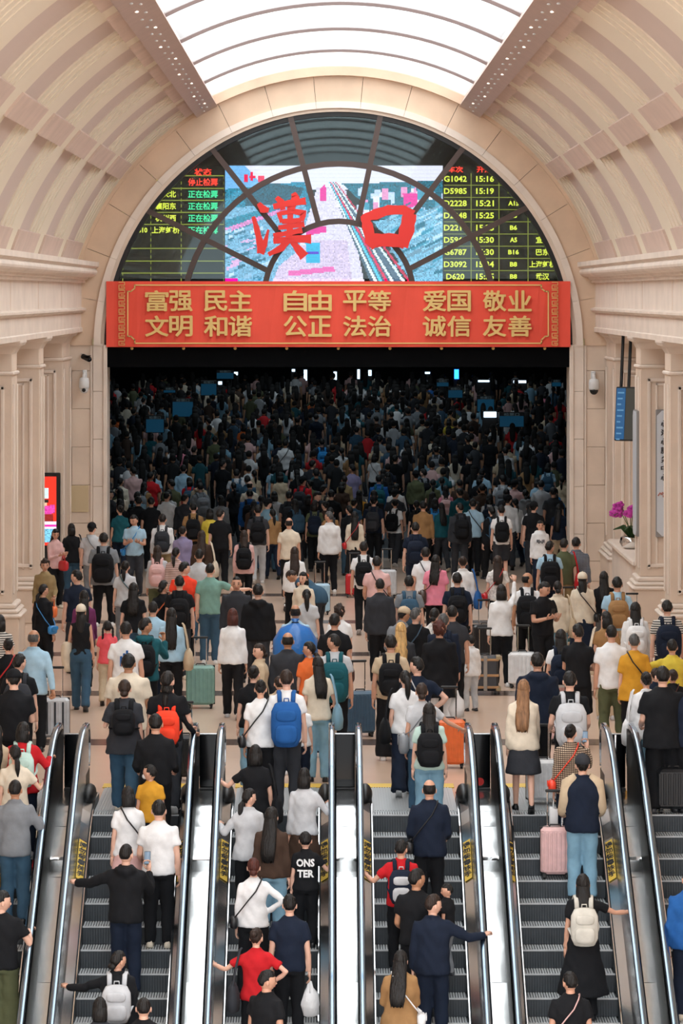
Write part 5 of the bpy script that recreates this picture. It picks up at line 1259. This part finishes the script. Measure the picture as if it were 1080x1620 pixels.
HALL = '''
239 684 f bob tee:teal; 286 704 f long tee:pink; 307 706 m short tee:black; 227 629 m short tee:white bp1:black; 188 655 f bob tee:orange; 362 605 f long jacket:red; 360 648 f bun hoodie:beige
385 670 f bob tee:orange; 392 607 f long tee:cream; 540 708 f low tee:white; 451 696 m short tee:white crossL:black; 415 702 f long tee:lightgrey; 509 694 m short tee:navy bp1:skyblue; 564 675 m short tee:denim
595 658 m short tee:brown; 619 651 m short jacket:black; 643 696 f bob tee:white bp1:grey; 570 624 f bob tee:teal; 558 598 f bun tee:cream; 494 629 f bob tee:orange; 540 644 f long tee:beige
592 718 f bob tee:white crossR:brown; 557 735 m short tee:lavender; 494 728 m short tee:charcoal; 680 607 m cap tee:blue; 687 627 f bob tee:beige; 712 648 f bun tee:tan; 710 662 f bob tee:yellow
799 708 m short shirt:white; 822 684 f long tee:lightdenim; 743 720 m short tee:black; 867 733 f bob tee:paleblue bp1:denim; 832 622 f long tee:cream; 863 620 f bob tee:pink; 879 685 f bob jacket:red
645 676 f long tee:white; 462 728 f long tee:palepink; 433 735 f bob tee:paleblue; 670 742 m short tee:grey bp1:black; 606 742 f long tee:teal; 690 706 m short tee:charcoal bp1:grey; 762 742 m short tee:paleblue
795 752 m short tee:lightgrey bp1:grey; 878 772 f low tee:palepink bp1:skyblue; 850 756 f bob tee:paleblue; 340 690 m short tee:olive; 330 662 m short tee:beige; 352 728 m short tee:black; 415 672 f bob tee:grey; 470 660 m short tee:black
445 625 f bob tee:palepink; 420 640 f long tee:grey; 500 655 m short tee:navy; 600 690 m short tee:grey; 625 720 m short tee:black; 660 640 m short tee:grey; 740 690 m short tee:black; 775 690 m short tee:black; 725 625 f bob tee:red
'''
SUITCASES = '''
88 1172 .62 .40 lightgrey stripes 0; 317 1120 .66 .44 sage ribs 0; 569 1165 .66 .42 denim ribs 10; 711 1215 .66 .42 orange ribs 0; 767 1042 .60 .46 black ribs 10; 767 1098 .62 .42 charcoal trunk 0; 826 1088 .58 .44 white ribs -10
857 1272 .56 .40 white ribs 0; 432 902 .66 .42 grey ribs 0; 506 972 .62 .40 paleblue ribs 0; 292 1235 .60 .40 black ribs 0; 1065 1282 .55 .42 black ribs 0; 612 946 .60 .4 lightgrey ribs 0; 1000 1030 .6 .4 teal ribs 0; 900 1020 .62 .4 teal ribs 0; 560 945 .5 .36 red ribs 0
'''
def floor_solve(y, h):
    d = F * (CH - h) / (y - VY)
    if d > 86: d = (CH - h + 86 * .0315) / ((y - VY) / F + .0315)
    return d, hall_z(d)
def esc_solve(y, h):
    d = (CH - h + D0 * TAN) / ((y - VY) / F + TAN); k = max(0, round((D0 - d) / RUN - .5)); return D0 - RUN * k + .19, -RISE * k, k
ORD2 = ('leftmost escalator', 'second escalator from left', 'third escalator from left', 'fourth escalator from left', 'fifth escalator from left', 'rightmost escalator')
rows_ = []
for ln in PEOPLE.strip().splitlines():
    t = ln.split(); r = dict(x=float(t[0]), y=float(t[1]), h=float(t[2]), sex=t[3], legs=t[7], aL=t[8], aR=t[9], yaw=float(t[10]), hy=float(t[11]), ex=t[12:], hall=False)
    for k, s in (('hair', t[4]), ('top', t[5]), ('bot', t[6])): r[k], r[k + 'c'] = s.split(':')
    h = r['h'] * .995
    d, z = floor_solve(r['y'], h); r['esc'] = -1; X = PX(r['x'], d)
    if d < 44.6:
        d2, z2, k = esc_solve(r['y'], h); X = PX(r['x'], d2); e = min(range(6), key=lambda i: abs(EX[i] - X)); r['esc'] = e; X = max(EX[e] - .38, min(EX[e] + .38, X))
        if 'lift0.55' not in r['ex']: d, z = d2, z2
        else: d = rows_[-1]['pos'][1] + .02; z = CH - (r['y'] - VY) * d / F - h; X = max(rows_[-1]['pos'][0] + .26, PX(r['x'], d) - .06)      # carried on the arm of the person before
    for a, sd in (('aL', -1), ('aR', 1)):
        if r[a] in ('rl', 'rf') and d < 46.6:
            e = min(range(6), key=lambda i: abs(EX[i] - X)); lat = abs(EX[e] + sd * .69 - X) / (h / 1.70); lat = min(.66, max(.25, lat)); r[a] = ('R' if d < 43.3 else 'Q') + '%d' % (round(lat * 20) * 5)
    r['pos'] = (X, d, z); rows_.append(r)
hr = random.Random(11)
def hall_row(x, y, sex, hair, top, topc, ex, pos=None):
    h = hr.uniform(1.56, 1.66) if sex == 'f' else hr.uniform(1.68, 1.76)
    r = dict(x=x, y=y, h=h, sex=sex, legs=hr.choice(('s', 'wl', 'wr')), aL='dn', aR='dn', yaw=hr.choice((0, 8, -8, 20, -20)), hy=hr.choice((0, 0, 30, -30)), ex=ex, hair=hair, hairc='black', top=top, topc=topc, bot='pants', botc=hr.choice(('black', 'black', 'navy', 'charcoal', 'denim', 'beige')), hall=True, esc=-1)
    if pos is None:
        d, z = floor_solve(y, h); pos = (PX(x, d), d, z)
    r['pos'] = pos; rows_.append(r); return r
for ent in HALL.replace('\n', ';').split(';'):
    t = ent.split()
    if t: tp, tcl = t[4].split(':'); hall_row(float(t[0]), float(t[1]), t[2], t[3], tp, tcl, t[5:])
# fill the hall with the rest of the crowd, nearest first
occ = [r['pos'] for r in rows_]; cand = []
for i, d in enumerate(np.arange(79.6, 139, .92)):
    half = 5.05 * d / DW
    for X in np.arange(-half + (i % 2) * .45, half, .95):
        xx, dd = X + hr.uniform(-.25, .25), d + hr.uniform(-.25, .25)
        if hr.random() < .62 and all((xx - o[0]) ** 2 + (dd - o[1]) ** 2 > .42 for o in occ): cand.append((xx, dd)); occ.append((xx, dd, 0))
TOPC = ['black'] * 6 + ['charcoal'] * 3 + ['navy'] * 3 + ['grey', 'lightgrey', 'white', 'white', 'cream', 'beige', 'brown', 'denim', 'teal', 'palepink', 'red', 'olive', 'lightdenim', 'tan']
n_ind = max(0, 300 - len(rows_))
for xx, dd in cand[:n_ind]:
    sex = hr.choice('mf'); hall_row(0, 0, sex, hr.choice(('short', 'short', 'buzz', 'cap')) if sex == 'm' else hr.choice(('bob', 'long', 'low', 'bun', 'vlong')), hr.choice(('tee', 'tee', 'long', 'jacket')), hr.choice(TOPC), ['bp1:' + hr.choice(('black', 'navy', 'charcoal', 'grey', 'denim'))] if hr.random() < .3 else [], (xx, dd, hall_z(dd)))
rest = cand[n_ind:]
# build the shared meshes
for r in rows_:
    s = r['sex']; sx = 'f' if s == 'c' else s
    for key, fn, vx, it, fo in ((('body', s, r['legs'], r['aL'], r['aR']), lambda: build_body(s, r['legs'], r['aL'], r['aR'])[0], .019, 4, 0), (('top', r['top'], s, r['aL'], r['aR']), lambda: build_top(r['top'], s, r['aL'], r['aR']), .019, 5, .007), (('bot', r['bot'], s, r['legs']), lambda: build_bottom(r['bot'], s, r['legs']), .019, 4, .006)):
        if key not in JOBS: want_remesh(key, fn(), vx, it, fo)
run_jobs()
PERSON = []; used = {}
def place_word(r):
    X, d, z = r['pos']
    if r['esc'] >= 0: return 'on ' + ORD2[r['esc']]
    side = 'left' if X < -2.2 else ('right' if X > 2.2 else 'centre')
    if d > 79.5: return 'in the dark hall, ' + {'left': 'left part', 'right': 'right part', 'centre': 'middle part'}[side]
    if d > 68: return 'before the arch, ' + side
    if d > 54: return 'mid-concourse, ' + side
    return 'just beyond the escalators, ' + side
def unique(lab, extras):
    for e in [''] + extras:
        l = lab + e
        if l not in used and len(l.split()) <= 16: used[l] = 1; return l
    return None
ri = random.Random(23)
for r in rows_:
    s = r['sex']; X, d, z = r['pos']; bag = ''
    for q in r['ex']:
        if q[:2] == 'bp': bag = ', %s backpack' % cw(q.split(':')[1])
    hw = HAIRW[r['hair']] + ' ' + (cw(r['hairc']) + ' ' if not r['hair'].startswith('cap') else '') + 'hair'
    if r['hair'] == 'cap': hw = 'a cap'
    base = ('child' if s == 'c' else 'person') + ' in %s %s' % (cw(r['topc']), TOPW[r['top']])
    b2 = '' if 'dress' in r['top'] else ', %s %s' % (cw(r['botc']), BOTW[r['bot']]); pw = ', ' + place_word(r)
    lab = None
    if not r['hall']:
        for c_ in ((base + b2 + bag + pw), (base + bag + ', ' + hw + pw), (base + b2 + ', ' + hw + pw), (base + b2 + bag + ', ' + hw + pw)):
            lab = unique(c_, [])
            if lab: break
        if not lab:
            near = min((q for q in rows_ if q is not r and q['topc'] != r['topc'] and abs(q['pos'][1] - d) < 6), key=lambda q: abs(q['x'] - r['x']) + abs(q['y'] - r['y']))
            lab = unique(base + ' next to one in ' + cw(near['topc']) + ' ' + TOPW[near['top']] + pw, []) or unique(base + bag + ', ' + hw + ', next to one in ' + cw(near['topc']), []) or base + pw
    else:
        near = min((q for q in rows_ if q is not r and q['topc'] != r['topc'] and q['pos'][1] > 79), key=lambda q: (q['pos'][0] - X) ** 2 + (q['pos'][1] - d) ** 2)
        nb = ', beside one in %s %s' % (cw(near['topc']), TOPW[near['top']])
        for c_ in (base + (bag or (', ' + hw)) + pw, base + (bag or (', ' + hw)) + nb + ', in dark hall', base + b2 + (bag or (', ' + hw)) + nb, base + b2 + nb + pw, base + b2 + (bag or (', ' + hw)) + pw):
            lab = unique(c_, [])
            if lab: break
        lab = lab or base + (bag or (', ' + hw)) + pw
    lab = ' '.join(lab.split()[:16])
    bm = body_mesh(s, r['legs'], r['aL'], r['aR'], r['hy'], 12 if 'ph' in (r['aL'], r['aR']) else 0, next((int(q[4:]) for q in r['ex'] if q.startswith('lean')), 0))
    lean = next((int(q[4:]) for q in r['ex'] if q.startswith('lean')), 0); hp = 12 if 'ph' in (r['aL'], r['aR']) else 0
    skin = ri.choice(SKIN[:2] + SKIN) if s == 'm' else ri.choice(SKIN[:2])
    grp = 'people on the escalators' if r['esc'] >= 0 else ('people in the dark hall' if r['hall'] else 'people on the concourse')
    o = link('person', bm, [skin, M_eye, M_lip, M_brow], label=lab, cat='person', group=grp)
    k = r['h'] / 1.70; wid = k * (ri.uniform(.97, 1.06) if s != 'c' else 1.04)
    if r['top'] == 'bigtee' or r['topc'] == 'black' and r['h'] >= 1.8: wid *= 1.06
    M = Matrix.Translation((X, d, z)) @ Matrix.Rotation(R(r['yaw']), 4, 'Z') @ Matrix.Diagonal((wid, wid, k, 1)); o.matrix_world = M
    link('hair', head_part('hair', r['hair'], s, r['hy'], hp, lean), hairmat(r['hairc'] if not r['hair'].startswith('cap') else 'black'), o)
    if r['hair'].startswith('cap'): link('cap', head_part('cap', '', s, r['hy'], hp, lean), cloth('cream' if 'capcream' in r['ex'] else r['hairc']), o)
    tn = {'tee': 't_shirt', 'bigtee': 't_shirt', 'tank': 'tank_top', 'long': 'long_sleeved_top', 'parka': 'padded_jacket', 'crop': 't_shirt', 'longdress': 'dress'}.get(r['top'], r['top'])
    to = link(tn, lean_mesh(('top', r['top'], s, r['aL'], r['aR']), lean), cloth(r['topc']), o)
    link(BOTW[r['bot']].replace(' ', '_'), MESH['bot', r['bot'], s, r['legs']], cloth(r['botc']), o)
    sc = 'black' if 'boots' in r['ex'] or ri.random() < .45 else ri.choice(('white', 'white', 'charcoal', 'lightgrey', 'cream'))
    for q in (1, -1): link('shoe', shoe_mesh(s, r['legs'], q), cloth(sc, 'leather'), o)
    J = joints(s, r['legs'], r['aL'], r['aR'])
    who = cw(r['topc']) + ' ' + TOPW[r['top']]
    for q in r['ex']:
        kk, _, c_ = q.partition(':'); c_, _, c2_ = c_.partition(':')
        def bl(txt):
            for v in (txt + ' of person in ' + who + pw, txt + ' of ' + hw + ' person in ' + who + pw, txt + ' of person in ' + who + ' and ' + cw(r['botc']) + ' ' + BOTW[r['bot']] + pw):
                l_ = unique(v, [])
                if l_: return l_
            return ' '.join((txt + ' of person in ' + who + pw).split()[:16])
        if kk[:2] == 'bp': bag_backpack(M, c_, int(kk[2]), bl('%s backpack on the back' % cw(c_)), cloth(c2_, 'nylon') if c2_ else None, lean)
        elif kk[:5] == 'cross': bag_cross(M, c_, 1 if kk[5] == 'R' else -1, bl('%s crossbody bag' % cw(c_)), 1 if c_ in ('grey', 'brown') else 0)
        elif kk[:4] == 'tote': bag_tote(M, c_, 1 if kk[4] == 'R' else -1, bl('%s shoulder tote' % cw(c_)))
        elif kk[:-1] in ('hand', 'plastic', 'paper'):
            h_ = J['hand', 1 if kk[-1] == 'R' else -1]; bag_hand(M, (h_[0], h_[1]), c_, kk[:-1], bl('%s %s' % (cw(c_), {'hand': 'handbag', 'plastic': 'plastic bag', 'paper': 'paper bag'}[kk[:-1]])))
        elif kk == 'phoneR':
            h_ = J['hand', 1]; ph = link('phone', bagmesh('phone', lambda m_: m_.bbox(-.037, .037, -.005, .005, -.02, .13, .004)), M_black, label=bl('black mobile phone held up'), cat='phone'); ph.matrix_world = M @ Matrix.Translation(h_[0] + h_[1] * .09 + h_[2] * .02) @ Matrix.Rotation(R(-20), 4, 'X')
            link('screen', bagmesh('phsc', lambda m_: m_.box(-.033, .033, -.0065, -.005, -.014, .124)), mat('phone_screen', 0x203040, .2, emit=0x9fb4c8, estr=.5), ph)
        elif kk == 'mask':
            mm = MB(); mm.ell((0, HS[s][1] * .74, -.055), (.055, .045, .045), 12, 8); mm.v = turn_head(np.array(mm.v), r['hy'], hp).tolist(); link('face_mask', finish(mm, 0, 'face_mask'), cloth('white'), o)
        elif kk == 'sack':
            def sk(m_):
                for i_ in range(1): m_.loft([[(a * math.cos(t) * (1 + .05 * math.sin(9 * t)), -.30 + b * math.sin(t) * (1 + .05 * math.sin(9 * t + 1)), z_) for t in [j * math.pi / 14 for j in range(28)]] for z_, a, b in ((.78, .12, .08), (.82, .26, .17), (1.0, .34, .23), (1.2, .33, .22), (1.38, .22, .15), (1.44, .08, .06), (1.47, .035, .03), (1.52, .07, .05))])
            g_ = link('sack', bagmesh('sack', sk), mat('shiny_blue_nylon', 0x1f6fc0, .3, spec=.6, bump=.4, bscale=12), label='huge shiny blue sack on the back of a balding person, mid-concourse', cat='sack'); g_.matrix_world = M
            link('tie_cord', bagmesh('sackc', lambda m_: m_.tube([(.05 * math.cos(t), -.30 + .045 * math.sin(t), 1.465) for t in np.linspace(0, 6.4, 14)], .008, 6)), M_black, g_)
        elif kk == 'raglan':
            mm = build_top('jacket', s, r['aL'], r['aR']); 
            for sd in (1, -1):
                a, b, c = J['arm', sd]; mm = MB(); mm.tube([V((sd * .075, -.005, 1.452)), a + V((0, 0, .012)), a.lerp(b, .5), b, b.lerp(c, .5), c - (c - b) * .2], [q_ for q_ in (.05, .086, .079, .071, .066, .060)], 14); link('raglan_sleeve', finish(mm, 0, 'raglan_sleeve'), cloth('beige'), o)
        elif kk in ('printkid', 'printblue'):
            def wrap(txt, size, zc, m_, w_):
                me = text_mesh(txt, size, .002, .006); co = mesh_co(me)
                if len(co):
                    co[:, 0] *= w_ / max(1e-6, co[:, 0].max() - co[:, 0].min()); x_, y_ = co[:, 0], co[:, 1]
                    me.vertices.foreach_set('co', np.stack([x_, -.132 * np.sqrt(np.clip(1 - (x_ / .21) ** 2, .1, 1)) - .014 + co[:, 2], y_ + zc], 1).ravel()); me.update()
                link('shirt_print', me, m_, to)
            if kk == 'printkid': wrap('ONS', .15, 1.27, cloth('white'), .26); wrap('TER', .15, 1.11, cloth('white'), .24)
            elif r['yaw'] == 0:
                mm = MB()
                for k_ in range(4): mm.bbox(-.07 + k_ * .04, -.04 + k_ * .04, -.152, -.146, 1.10 + (k_ % 2) * .05, 1.24 + (k_ % 3) * .04, .002)
                link('shirt_print', mm.mesh('shirt_print'), cloth('blue'), to)
            else:
                mm = MB()
                for k_ in range(5): mm.bbox(-.09 + k_ * .037, -.065 + k_ * .037, .136, .142, 1.20 - (k_ % 2) * .02, 1.27, .002)
                link('shirt_print', mm.mesh('shirt_print'), cloth('navy'), to)
    PERSON.append(o)
# folded light jacket over the arm of the woman in the cap
for r, o in zip(rows_, PERSON):
    if 'capcream' in r['ex'] and r['top'] == 'tank':
        mb = MB(); mb.loft([[(-.22 + a * math.cos(t) * (1 + .2 * math.sin(3 * t)), .1 + b * math.sin(t), z_) for t in [j * math.pi / 8 for j in range(16)]] for z_, a, b in ((.62, .05, .03), (.7, .09, .06), (.9, .11, .08), (1.05, .10, .10), (1.1, .06, .06))])
        j = obj('folded_jacket', mb, cloth('cream'), smooth=True, label='cream jacket folded over the arm of the person in black tank top', cat='jacket'); j.matrix_world = o.matrix_world
# suitcases
for i, ent in enumerate(SUITCASES.replace('\n', ';').split(';')):
    t = ent.split()
    if not t: continue
    x, y = float(t[0]), float(t[1]); d = F * CH / (y - VY); zz_ = 0
    if d < 44.4: d2 = (CH + D0 * TAN) / ((y - VY) / F + TAN); k = max(0, round((D0 - d2) / RUN - .5)); d = D0 - RUN * k + .18; zz_ = -RISE * k
    X = PX(x, d); near = min(rows_, key=lambda q: (q['pos'][0] - X) ** 2 + (q['pos'][1] - d) ** 2)
    kindw = {'stripes': 'striped ', 'trunk': 'trunk-style ', 'ribs': ''}[t[5]]
    lab = unique('%s %ssuitcase standing beside person in %s %s' % (cw(t[4]), kindw, cw(near['topc']), TOPW[near['top']]), [', left side', ', right side']); suitcase((X, d, zz_), R(float(t[6])), float(t[3]) * 0 + float(t[2]), float(t[3]), t[4], lab, t[5])
d2 = (CH - .0 + D0 * TAN) / ((1425 - VY) / F + TAN); k = round((D0 - d2) / RUN - .5); dd = D0 - RUN * k + .18
suitcase((PX(878, dd), dd, -RISE * k), 0, .62, .36, 'palepink', 'pale pink suitcase on the fifth escalator beside the person in raglan jacket', 'ribs')
# luggage cart where the man bends down
dcart = 71.5
c = empty('luggage_cart', (PX(500, dcart) - .35, dcart, 0), label='luggage cart with orange and white boxes before the bending person', cat='cart')
mb = MB(); mb.bbox(-.3, .3, -.25, .25, .12, .16, .01); obj('platform', mb, M_steel, c)
mb = MB(); mb.bbox(-.28, .25, -.2, .2, .16, .5, .02); obj('carton', mb, cloth('cream'), c)
mb = MB(); mb.bbox(-.25, .2, -.18, .18, .5, .75, .02); obj('carton', mb, cloth('orange'), c)
mb = MB(); mb.tube([(.3, -.2, .14), (.34, -.2, .95), (.34, .2, .95), (.3, .2, .14)], .015, 8); obj('handle_frame', mb, M_black, c)
for x in (-.25, .25):
    for y in (-.2, .2): mb = MB(); mb.tube([(x, y - .02, .06), (x, y + .02, .06)], .06, 12); obj('wheel', mb, M_black, c)
# the farther crowd, beyond the 300 nearest people, as one body of low-detail figures
def crowd_template(sex, legs):
    mb = MB(); J = joints(sex, legs, 'dn', 'dn'); parts = []
    def seg(fn, cid): n0 = len(mb.f); fn(); parts.append((n0, len(mb.f), cid))
    pr = [(.82, .17, .12), (.95, .16, .115), (1.12, .155, .11), (1.32, .18, .118), (1.41, .14, .09), (1.46, .065, .06)]
    seg(lambda: mb.loft([ring((0, 0, z_), a, b, 8) for z_, a, b in pr]), 0)
    for s_ in (1, -1):
        a, b, c_ = J['arm', s_]; seg(lambda: mb.tube([a, a.lerp(b, .65)], [.062, .066], 6), 0); seg(lambda: mb.tube([a.lerp(b, .6), b, c_, c_ + (c_ - b) * .5], [.045, .04, .03, .02], 6), 1)
        h_, k_, an = J['leg', s_]; seg(lambda: mb.tube([h_, k_, an], [.095, .075, .058], 6), 2); seg(lambda: mb.bbox(an.x - .045, an.x + .045, an.y - .08, an.y + .15, an.z - .085, an.z - .01, .015), 4)
    seg(lambda: mb.ell((0, .012, 1.575), (.075, .095, .115), 8, 6), 1); seg(lambda: mb.ell((0, -.012, 1.605), (.088, .1, .105), 8, 6), 3)
    if sex == 'f': seg(lambda: mb.loft([ring((0, -.06 - .05 * (z_ < 1.5), z_), a, .05, 8) for z_, a in ((1.6, .08), (1.45, .09), (1.25, .08), (1.15, .05))]), 3)
    cid = np.zeros(len(mb.f), int)
    for a, b, c_ in parts: cid[a:b] = c_
    return np.array([tuple(p) for p in mb.v]), mb.f, cid
TPL = [crowd_template(s_, l_) for s_ in 'mf' for l_ in ('s', 'wl', 'wr')]
av, af, ac = [], [], []; off = 0
for xx, dd in rest:
    v_, f_, c_ = hr.choice(TPL); k = hr.uniform(.92, 1.05); a = R(hr.uniform(-25, 25)); ca_, sa_ = math.cos(a), math.sin(a)
    q = v_ * k; av.append(np.stack([q[:, 0] * ca_ - q[:, 1] * sa_ + xx, q[:, 0] * sa_ + q[:, 1] * ca_ + dd, q[:, 2] + hall_z(dd)], 1)); af += [tuple(i + off for i in g) for g in f_]; off += len(v_)
    pal = np.array([lin(HEX[hr.choice(TOPC)]), lin(0xc99878), lin(HEX[hr.choice(('black', 'navy', 'charcoal', 'denim', 'beige'))]), lin(0x100e0e), lin(HEX[hr.choice(('black', 'white', 'grey'))])]); pc = pal[c_]
    ac.append(np.repeat(pc, [len(g) for g in f_], 0))
if av:
    me = bpy.data.meshes.new('crowd'); me.from_pydata(np.concatenate(av).tolist(), [], af); me.polygons.foreach_set('use_smooth', [True] * len(af))
    cl = me.color_attributes.new('col', 'FLOAT_COLOR', 'CORNER'); cl.data.foreach_set('color', np.concatenate(ac).ravel()); me.update()
    link('crowd', me, mat('crowd_clothes', None, .85, attr=True), label='distant crowd filling the back of the dark hall', cat='crowd', kind='stuff')
